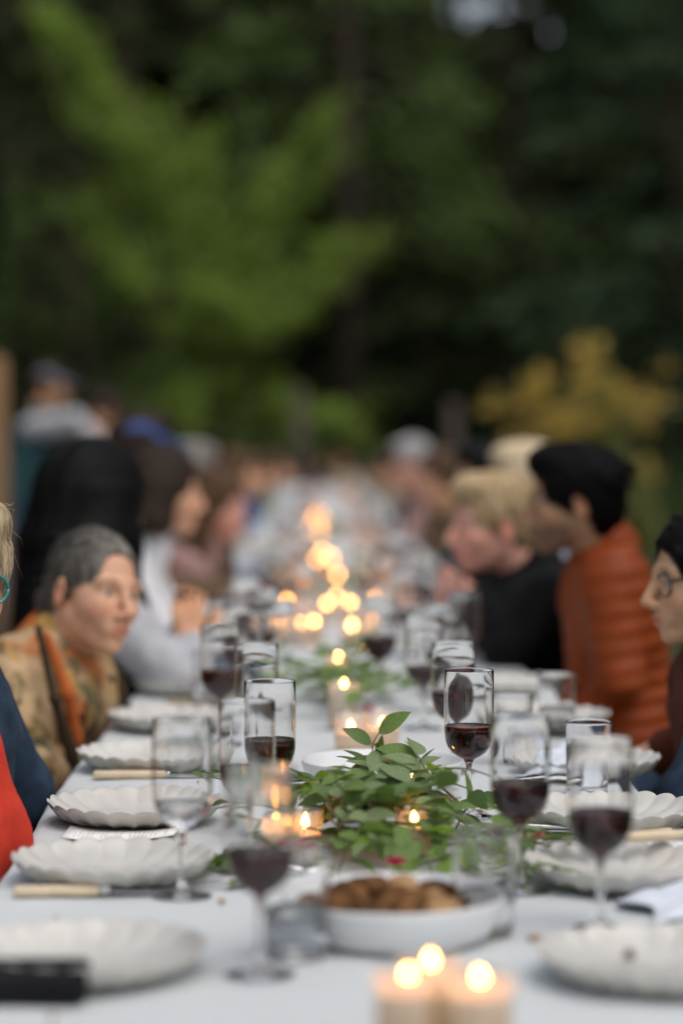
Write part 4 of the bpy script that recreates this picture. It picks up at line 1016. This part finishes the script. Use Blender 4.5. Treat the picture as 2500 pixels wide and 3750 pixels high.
    if collar:
        mb = MB(); up = (Hd + rot @ np.array([-.03, 0, -.06]) * hs) - Nk; up /= np.linalg.norm(up); n = 20; V = []
        sx = fwn - up * (fwn @ up); sx /= np.linalg.norm(sx); sy = np.cross(up, sx)
        prof = [(.078, -.02), (.076, .02), (.074, .048), (.071, .052), (.067, .045), (.066, .0)]
        for k in range(n):
            a = 2 * math.pi * k / n
            for (r, z) in prof: V.append(Nk + (sx * math.cos(a) * 1.02 + sy * math.sin(a)) * (r * (1 + .05 * bulk)) + up * (z - .022 * max(0, math.cos(a))))
        m = len(prof); Fs = [(k * m + j, ((k + 1) % n) * m + j, ((k + 1) % n) * m + j + 1, k * m + j + 1) for k in range(n) for j in range(m - 1)]
        mb.add(V, Fs); mb.build('collar', collar_mat or top, root)
    f = Field(np.minimum(np.minimum(P, knee[1]), np.minimum(knee[-1], ank[1])) - np.array([.25, .25, 0.1]), np.maximum(np.maximum(P, knee[1]), knee[-1]) + .25, hc * 1.4)
    f.ell(P, np.array([.13, .17, .11]) * bulk, np.stack([fwn, lf, np.array([0, 0, 1])], 1), .05)
    for s in (1, -1): f.cone(hip[s], knee[s], .088, .068, .03); f.cone(knee[s], ank[s] + np.array([0, 0, .02]), .064, .05, .03)
    V, Q = f.mesh(); V = fold(V, Q, .005, 25, 8); link('trousers', mesh_np('trousers', V, Q, trousers or MT['denim']), root)
    for s in (1, -1):
        f = Field(ank[s] - np.array([.3, .3, .12]), ank[s] + np.array([.3, .3, .1]), .012); a = ank[s] * np.array([1, 1, 0]) + np.array([0, 0, .045])
        f.cone(a - fwn * .04, a + fwn * .15, .043, .038, .02); f.cone(a, a + np.array([0, 0, .05]), .04, .042, .02); V, Q = f.mesh(); V[:, 2] = np.maximum(V[:, 2], .002); link('shoe', mesh_np('shoe', V, Q, M['phone']), root)
    if scarf: scarf(root, o_)
    # ---- hair
    s = hs; H = lambda x, y, z: T(np.array([x, y, z]) * s); hm = HAIR[hair]
    if style != 'bald':
        zl = hair_len if style in ('long', 'longback') else .16
        hp = [Hd - np.array([.22, .22, .13 + zl]), Hd + np.array([.22, .22, .2])]
        f = Field(hp[0], hp[1], hh * 1.2); g_ = hair_fat
        th = {'short': .016, 'crop': .008, 'pulled': .007, 'long': .018, 'longback': .010, 'bob': .018, 'quiff': .016}[style] * g_
        f.ell(H(-.014, 0, .036), np.array([.094, .074, .083]) * s + th, rot, .01)
        if style in ('short', 'quiff', 'crop'):
            f.ell(H(-.055, 0, -.015), np.array([.055, .066, .075]) * s + th * .6, rot, .02)
            f.ell(H(.045, 0, .095), np.array([.05, .058, .03]) * s + th * .5, rot, .02)
            for y in (-1, 1): f.cone(H(.012, .070 * y, .02), H(.008, .072 * y, -.02), .011 * s, .006 * s, .01)
        if style == 'pulled':
            f.ell(H(-.055, 0, -.01), np.array([.05, .06, .07]) * s + th, rot, .02); f.ell(H(-.115, 0, -.03), np.array([.04, .038, .038]) * s, rot, .012)
        if style in ('long', 'bob', 'longback'):
            lb = style == 'longback'
            f.ell(H(-.05, 0, -.03), np.array([.06, .075, .10]) * s + th, rot, .02)
            for k, (px_, py_) in enumerate([(.018, .075), (-.02, .086), (-.06, .075), (-.085, .035), (-.085, -.035), (-.06, -.075), (-.02, -.086), (.018, -.075)]):
                if lb and k in (0, 7): continue
                top_ = H(px_, py_, .02); mid = H(px_ - .015, py_ * 1.12, -.085); f.cone(top_, mid, .022 * g_, .030 * g_, .02)
                if style in ('long', 'longback'):
                    en = mid + np.array([0, 0, -hair_len + .09 - .03 * (k % 3)]) + rot[:, 0] * (-.02 if 1 < k < 6 else .03); en2 = mid * .45 + en * .55 - rot[:, 0] * .015
                    f.cone(mid, en2, .030 * g_, .030 * g_, .02); f.cone(en2, en, .030 * g_, .010, .02)
                else: f.cone(mid, mid + np.array([0, 0, -.03]) - rot[:, 0] * .01, .028 * g_, .012, .02)
        if style in ('short', 'longback', 'bob') and lvl == 0:
            for k in range(70):
                a_ = rs.random() * 6.283; c_ = .05 + .9 * rs.random(); sn = math.sqrt(max(0, 1 - c_ * c_)); u_ = np.array([sn * math.cos(a_), sn * math.sin(a_), c_])
                b_ = np.array([-.014, 0, .036]) + u_ * (np.array([.094, .074, .083]) + th * .8); t_ = b_ + np.array([-.018, .012 * (rs.random() - .5), -.012]) + u_ * .006 * rs.random() + rs.normal(size=3) * .006
                f.cone(H(*b_), H(*t_), .010 * s, .004 * s, .006)
        # hairline: open the face
        f.ell(H(.105, 0, -.03), np.array([.085, .060, .085]) * s, rot, .012, 'sub')
        f.ell(H(.10, 0, .03 if style != 'pulled' else .042), np.array([.058 if style != 'pulled' else .064, .052, .036 if style != 'pulled' else .042]) * s, rot, .012, 'sub')
        if style in ('short', 'crop', 'pulled', 'quiff'):
            for y in (-1, 1): f.ell(H(.0, .088 * y, -.022), np.array([.028, .022, .036]) * s, rot, .008, 'sub')
            f.ell(H(.055, 0, -.10), np.array([.1, .10, .085]) * s, rot, .012, 'sub')
            if style != 'pulled' and hat is None: f.cone(H(.05, -.035, .098), H(.058, .035, .098), .017 * s + th * .3, .017 * s + th * .3, .02)
        V, Q = f.mesh(); Nn = vnormals(V, Q)
        q = T.inv(V); V = V + Nn * (wob(q * np.array([.5, 2.2, .5]), 60, 3) * .0022)[:, None]
        ho = link('hair', mesh_np('hair', V, Q, hm), root)
        if strand:
            Nn = vnormals(V, Q)
            if style in ('long', 'longback'): fl = lambda Pp: (np.array([0, 0, -1.0]) - .25 * rot[:, 0])[None] + np.zeros_like(Pp)
            elif style == 'pulled': fl = lambda Pp: (-rot[:, 0] * 1.0 - rot[:, 2] * .35)[None] + np.zeros_like(Pp)
            elif style == 'quiff': fl = lambda Pp: np.where((T.inv(Pp)[:, :1] > .02), (rot[:, 0] * .55 - rot[:, 2] * .9)[None], (-rot[:, 0] * .5 - rot[:, 2])[None])
            else: fl = lambda Pp: (-rot[:, 0] * .6 - rot[:, 2] * .8)[None] + np.zeros_like(Pp)
            strands(V, Nn, fl, strand, .12, rs, hm, ho, lift=.0025, rad=.0005)['kind'] = 'stuff'
            strands(V, Nn, fl, strand // 40, .09, rs, hm, ho, lift=.02, name='flyaway_strands', rad=.0003, curl=.15)['kind'] = 'stuff'
    if hat is not None:
        f = Field(Hd - .2, Hd + .22, hh * 1.2); f.ell(H(-.012, 0, .045), np.array([.108, .088, .082]) * s, rot, .01); f.ell(H(.0, 0, -.05), np.array([.16, .14, .085]) * s, rot, .01, 'sub')
        V, Q = f.mesh(); ho = link('cap', mesh_np('cap', V, Q, hat), root)
        f = Field(Hd - .22, Hd + .25, hh * 1.2); f.ell(H(.10, 0, .042), np.array([.085, .072, .008]) * s, rot @ rotm(0, .22), .01); V, Q = f.mesh(); link('brim', mesh_np('brim', V, Q, hat), ho)
    if glasses is not None:
        gm, big = glasses; go = None
        fr = MB()
        for y in (-1, 1):
            pts = [H(.093 - .008 * abs(math.cos(a)) * 0 - .010 * (0.5 + .5 * math.cos(a)) , (.034 + .026 * big * math.cos(a)) * y, -.004 + .021 * big * math.sin(a)) for a in np.linspace(0, 2 * math.pi, 21)]
            fr.tube(pts, .0026 * s, 6)
        fr.tube([H(.094, -.010, .004), H(.098, 0, .007), H(.094, .010, .004)], .0022 * s, 6)
        go = fr.build('glasses', gm, root)
        for y in (-1, 1):
            MB().tube([H(.083, .059 * y * (.9 + .1 * big), .004), H(.05, .072 * y, .006), H(-.01, .078 * y, .008), H(-.03, .079 * y, -.008)], [.0032 * s, .0026 * s, .0024 * s, .0026 * s], 6).build('temple', gm, go)
            pts = [H(.0905 - .010 * (.5 + .5 * math.cos(a)), (.034 + .025 * big * math.cos(a)) * y, -.004 + .020 * big * math.sin(a)) for a in np.linspace(0, 2 * math.pi, 20, endpoint=False)]
            MB().add(pts, [tuple(range(20))]).build('lens', M['lens'], go, False)
    return root
M['lens'] = shader_mix('spectacle_lens', [('ShaderNodeBsdfTransparent', (.96, .97, .97), .9), ('ShaderNodeBsdfGlossy', (1, 1, 1), .1)])
MT = dict(denim=cloth_mat('denim', (.05, .075, .12)), black=cloth_mat('black_wool', (.006, .006, .0062)), white=cloth_mat('white_cotton', (.62, .62, .63)), grey=cloth_mat('grey_knit', (.40, .40, .42)),
          orange=pmat('orange_nylon', (.21, .036, .003), .5, .12, 20, .2, 120, spec=.25), rust=cloth_mat('rust_wool', (.075, .020, .008)), navy=cloth_mat('navy_denim', (.020, .035, .058), var=.3), red=cloth_mat('red_wool', (.46, .040, .022)),
          blue=cloth_mat('blue_cotton', (.07, .12, .28)), teal=cloth_mat('teal_cotton', (.03, .075, .085)), beige=cloth_mat('beige_linen', (.40, .33, .25)), pinkish=cloth_mat('dusty_pink_knit', (.33, .20, .18)), brown=cloth_mat('brown_wool', (.12, .075, .045)), olive=cloth_mat('olive_cotton', (.10, .10, .05)), greyblue=cloth_mat('grey_blue_cotton', (.22, .25, .30)),
          orangeshirt=cloth_mat('burnt_orange_cotton', (.40, .10, .025)), capgrey=cloth_mat('grey_cap', (.20, .20, .25)), capblue=cloth_mat('blue_cap', (.05, .09, .25)), darkbrown=cloth_mat('lapel_and_shaded_sleeve', (.045, .028, .016)))
def floral():
    m = pmat('floral_quilt', (.44, .30, .165), .8, .2, 20, .3, 200, spec=.2); t = m.node_tree; b = t.nodes['Principled BSDF']; L = t.links
    base = b.inputs['Base Color'].links[0].from_socket; tc = t.nodes.new('ShaderNodeTexCoord'); prev = base
    for sc0, c, lo, hi, dist in ((9, (.15, .095, .045), .44, .60, 1.2), (7.5, (.36, .12, .035), .54, .64, .8), (10, (.11, .10, .05), .55, .63, 1.0), (12, (.40, .24, .07), .60, .68, .8), (13, (.035, .024, .014), .58, .66, 1.2)):
        n = t.nodes.new('ShaderNodeTexNoise'); n.inputs['Scale'].default_value = sc0; n.inputs['Detail'].default_value = 2; n.inputs['Distortion'].default_value = dist
        mp = t.nodes.new('ShaderNodeMapping'); mp.inputs['Location'].default_value = (sc0 * 1.7, 3, sc0); L.new(tc.outputs['Object'], mp.inputs[0]); L.new(mp.outputs[0], n.inputs['Vector'])
        r = t.nodes.new('ShaderNodeValToRGB'); r.color_ramp.elements[0].position = lo; r.color_ramp.elements[1].position = hi; r.color_ramp.elements[0].color = (0, 0, 0, 1); r.color_ramp.elements[1].color = (1, 1, 1, 1); L.new(n.outputs['Fac'], r.inputs[0])
        mx = t.nodes.new('ShaderNodeMix'); mx.data_type = 'RGBA'; L.new(r.outputs[0], mx.inputs['Factor']); L.new(prev, mx.inputs['A']); mx.inputs['B'].default_value = (*c, 1); prev = mx.outputs['Result']
    L.new(prev, b.inputs['Base Color']); return m
MT['floral'] = floral()
M['tealframe'] = pmat('teal_acetate', (.02, .22, .22), .25, .1, 40, coat=.5); M['blackframe'] = pmat('black_acetate', (.012, .012, .013), .3, .1, 40, coat=.5)
DN = (0, 0, -1)

# guest with red scarf and teal glasses, at the table edge
def span(Lc, pts, m, h):
    A_ = np.array([Lc(W(*p)) for p in pts]); return Field(A_.min(0) - m, A_.max(0) + m, h)
def red_scarf(root, o_):
    Lc = lambda v: np.array(v) - o_
    f = span(Lc, [(-190, 2480, 3.42), (-30, 3080, 3.31), (-80, 3350, 3.31), (-330, 2470, 3.62)], .14, .009)
    f.cone(Lc(W(-190, 2480, 3.42)), Lc(W(-130, 2740, 3.36)), .05, .042, .04); f.cone(Lc(W(-130, 2740, 3.36)), Lc(W(-35, 3080, 3.31)), .042, .046, .04); f.cone(Lc(W(-35, 3080, 3.31)), Lc(W(-80, 3350, 3.31)), .046, .06, .04)
    f.cone(Lc(W(-190, 2480, 3.46)), Lc(W(-330, 2470, 3.62)), .045, .05, .04)
    V, Q = f.mesh(); N = vnormals(V, Q); V = V + N * (np.sin(V[:, 0] * 95 + V[:, 1] * 60 + 2.5 * np.sin(V[:, 2] * 7)) * .009)[:, None]
    link('scarf', mesh_np('scarf', V, Q, MT['red']), root)
person('guest with short blonde hair, teal glasses and red scarf at the table edge', W(-380, 3460, 3.6), W(-285, 2440, 3.62), W(-195, 2125, 3.6), R(-58), .08, 0, 'fair', 'blonde', 'short', MT['navy'], arms=[(W(60, 2925, 3.86), W(-60, 3120, 3.9)), (W(-250, 3050, 3.40), W(-40, 3230, 3.44))], lvl=0, glasses=(M['tealframe'], 1.08), shoulder_dir=(1, -.2, 0), strand=4200, hair_fat=1.5, scarf=red_scarf)
# woman in floral jacket leaning on the table
def strap(root, o_):
    Lc = lambda v: np.array(v) - o_
    f = span(Lc, [(140, 2300, 4.5), (275, 2800, 4.48), (200, 2560, 4.44)], .1, .007)
    f.cone(Lc(W(140, 2300, 4.50)), Lc(W(200, 2560, 4.44)), .008, .009, .012); f.cone(Lc(W(200, 2560, 4.44)), Lc(W(275, 2800, 4.48)), .009, .014, .012)
    V, Q = f.mesh(); link('open_lapel', mesh_np('open_lapel', V, Q, MT['darkbrown']), root)
    f = span(Lc, [(170, 2330, 4.53), (285, 2720, 4.52)], .1, .007)
    f.cone(Lc(W(170, 2330, 4.53)), Lc(W(250, 2540, 4.50)), .009, .012, .012); f.cone(Lc(W(250, 2540, 4.5)), Lc(W(285, 2720, 4.52)), .012, .012, .012)
    V, Q = f.mesh(); link('shirt', mesh_np('shirt', V, Q, MT['orangeshirt']), root)
person('guest in a floral quilted jacket with grey hair tied back, leaning on one elbow', W(-20, 3060, 4.72), W(185, 2400, 4.70), W(345, 2165, 4.66), R(-45), .04, R(-9), 'fair', 'grey', 'pulled', MT['floral'], collar_mat=MT['orangeshirt'],
       arms=[(W(385, 2720, 4.88), W(395, 2520, 4.82)), (W(120, 2840, 4.46), W(300, 2840, 4.55))], hands=[dict(dir=(-.25, -.1, 1), palm=(-1, -.3, .1), curl=1.1), dict(curl=.5)], lvl=0, hs=.97, shoulder_dir=(.93, -.25, 0), strand=3000, sleeve_mat=[MT['darkbrown'], MT['floral']], bulk=1.12, scarf=strap)  # far sleeve dark brown: the floral jacket's shade put into its colour
# woman with very long black hair, white shirt
person('guest with long thick black hair, dark vest and light grey sleeves, hands raised', W(260, 2560, 5.45), W(330, 2130, 5.45), W(345, 1850, 5.42), R(38), .05, 0, 'tan', 'black', 'long', MT['black'], sleeve_mat=[MT['white'], MT['grey']],
       arms=[(W(620, 2480, 5.75), W(670, 2330, 5.6)), (W(650, 2505, 5.22), W(700, 2380, 5.28))], hands=[dict(dir=(.2, -.3, 1), palm=(0, -1, 0), curl=.55), dict(dir=(-.1, .35, 1), palm=(0, 1, .1), curl=.6)], lvl=0, shoulder_dir=(.9, .35, 0), hair_len=.62, hair_fat=1.95, strand=2500)
# right side: dark haired guest with glasses at the table edge
person('guest with dark hair and black glasses in a rust brown jacket', W(2760, 3040, 4.2), W(2700, 2420, 4.2), W(2580, 2112, 4.18), R(187), .10, 0, 'olive', 'black', 'longback', MT['rust'], collar_mat=MT['black'], arms=[(W(2530, 2925, 3.95), W(2420, 2975, 4.0)), (W(2600, 2750, 4.45), W(2440, 2760, 4.45))], sleeve_mat=[MT['navy'], MT['rust']], lvl=0, hs=.93, glasses=(M['blackframe'], 1.05), shoulder_dir=(-1, 0, 0), hair_len=.30, hair_fat=.95, strand=2600, trousers=MT['denim'])
# man in orange puffer
person('bearded guest with dark hair in an orange quilted puffer jacket', W(2300, 2770, 5.6), W(2212, 2015, 5.6), W(2098, 1832, 5.58), R(178), .05, 0, 'deep', 'black', 'short', MT['orange'], arms=[(W(2260, 2500, 5.40), W(2140, 2640, 5.44)), (W(2230, 2430, 5.85), W(2120, 2560, 5.8))], lvl=0, ribs=True, beard=True, bulk=.86, shoulder_dir=(-1, .12, 0), strand=1500)
# blonde woman in black
person('guest with a blonde bob in black, leaning on clasped hands beside the orange jacket', W(2120, 2700, 6.1), W(1955, 2095, 6.1), W(1800, 1918, 6.08), R(196), .06, 0, 'pink', 'gold', 'short', MT['black'], arms=[(W(1870, 2390, 5.88), W(1755, 2200, 6.0)), (W(1810, 2330, 6.3), W(1740, 2185, 6.15))], hands=[dict(dir=(-.75, .1, .35), palm=(0, 1, .2), curl=.75), dict(dir=(-.75, -.1, .4), palm=(0, -1, .2), curl=.75)], lvl=0, shoulder_dir=(-1, .0, 0), strand=1800, hair_fat=.8, collar=True, bulk=1.15)
MT['x'] = None
# guests further along, each from the place of the head in the photograph
def seated(px, py, Y, side, label, skin, hair, style, top, lean=.0, yaw=None, pitch=.1, lvl=1, **kw):
    hd = W(px, py, Y); f = 1 if side < 0 else -1
    edge = XL - .36 if side < 0 else XR + .38
    nk = Vector((hd.x - f * .07, hd.y, hd.z - .185)); pv = Vector((min(edge, hd.x - .12) if side < 0 else max(edge, hd.x + .12), Y, .55))
    y0 = (0 if side < 0 else math.pi) + (yaw or 0)
    person(label, pv, nk, hd, y0, pitch, 0, skin, hair, style, top, lvl=lvl, shoulder_dir=(f, 0, 0), **kw)
G = 'guests seated further along the table'
seated(600, 1800, 6.9, -1, 'dark haired guest in profile behind the one with long black hair', 'fair', 'dark', 'bob', MT['white'], yaw=.1, group=G)
seated(800, 1850, 8.6, -1, 'guest with long brown hair and a pale pink top', 'pink', 'brown', 'long', MT['pinkish'], yaw=-.5, pitch=.25, group=G, hair_len=.35)
seated(700, 1735, 9.6, -1, 'guest with grey brown hair in a grey blue shirt', 'tan', 'grey', 'short', MT['greyblue'], yaw=.2, group=G)
seated(515, 1650, 8.2, -1, 'guest wearing a blue cap, leaning back from the table', 'pink', 'dark', 'short', MT['brown'], hat=MT['capblue'], yaw=.2, group=G)
seated(870, 1735, 12.6, -1, 'guest with long brown hair in a beige top past the blue cap', 'fair', 'brown', 'long', MT['beige'], yaw=-.2, lvl=2, group=G, hair_len=.3)
seated(935, 1740, 15.5, -1, 'tan faced guest in a blue shirt far down the table', 'tan', 'brown', 'short', MT['blue'], yaw=-.4, lvl=2, group=G)
seated(1000, 1720, 19, -1, 'far guest in an olive top with brown hair', 'fair', 'brown', 'bob', MT['olive'], yaw=-.2, lvl=2, group=G)
seated(1040, 1730, 23, -1, 'far guest in a grey jumper near the end of the table', 'fair', 'dark', 'short', MT['grey'], yaw=-.2, lvl=2, group=G)
seated(1925, 1775, 7.4, 1, 'fair haired guest behind the man in orange', 'fair', 'blonde', 'short', MT['greyblue'], yaw=.1, group=G)
seated(1770, 1755, 8.7, 1, 'dark haired guest in black with grey sleeves beyond the blonde bob', 'tan', 'black', 'short', MT['black'], yaw=.3, group=G)
seated(1660, 1775, 10.2, 1, 'guest with brown hair in a teal shirt, chin on hand', 'tan', 'brown', 'short', MT['teal'], yaw=.2, group=G)
seated(1600, 1740, 12.2, 1, 'guest with long brown hair in dusty brown knit', 'fair', 'brown', 'long', MT['brown'], yaw=.2, lvl=2, group=G, hair_len=.3)
seated(1510, 1690, 13.4, 1, 'silver haired guest in a dusty pink knit', 'pink', 'silver', 'short', MT['pinkish'], yaw=.3, pitch=.25, lvl=2, group=G)
seated(1470, 1735, 17, 1, 'far guest in black with dark hair', 'tan', 'dark', 'short', MT['black'], yaw=.2, lvl=2, group=G)
seated(1410, 1725, 20.5, 1, 'far guest in a beige jacket with brown hair', 'fair', 'brown', 'short', MT['beige'], yaw=.2, lvl=2, group=G)
seated(1385, 1735, 24, 1, 'far guest in an olive jacket at the end of the table', 'fair', 'grey', 'bob', MT['olive'], yaw=.2, lvl=2, group=G)
# people standing beyond the seated guests
def standing(px, py, Y, yaw, label, skin, hair, style, top, **kw):
    hd = W(px, py, Y); d = Vector((math.cos(yaw), math.sin(yaw), 0)); ln = kw.pop('lean', .05)
    nk = Vector((hd.x - d.x * .05, hd.y - d.y * .05, hd.z - .19)); pv = Vector((hd.x - d.x * ln, hd.y - d.y * ln, .93 * hd.z / 1.62))
    person(label, pv, nk, hd, yaw, .15, 0, skin, hair, style, top, lvl=1, seated=False, **kw)
GS = 'people standing beyond the table'
p0 = W(180, 1400, 14)
standing(180, 1415, 14, R(-5), 'person standing in a grey cap and teal top, reaching out an arm', 'tan', 'dark', 'short', MT['teal'], hat=MT['capgrey'], sleeve_mat=MT['grey'], group=GS, lean=.22, arms=[(W(290, 1560, 14.1), W(370, 1625, 14.1)), (W(270, 1540, 13.8), W(350, 1600, 13.75))])
standing(385, 1510, 14.6, R(200), 'person standing in a white shirt facing the one with a grey cap', 'tan', 'dark', 'short', MT['white'], group=GS, lean=.05)
standing(1255, 1690, 29.5, R(-90), 'person standing in beige at the far end of the table', 'fair', 'brown', 'short', MT['beige'], group=GS)
standing(1180, 1700, 28.6, R(-60), 'person standing in navy at the far end of the table', 'tan', 'dark', 'short', MT['navy'], group=GS)
# P>>
print('script seconds', time.time() - T0)
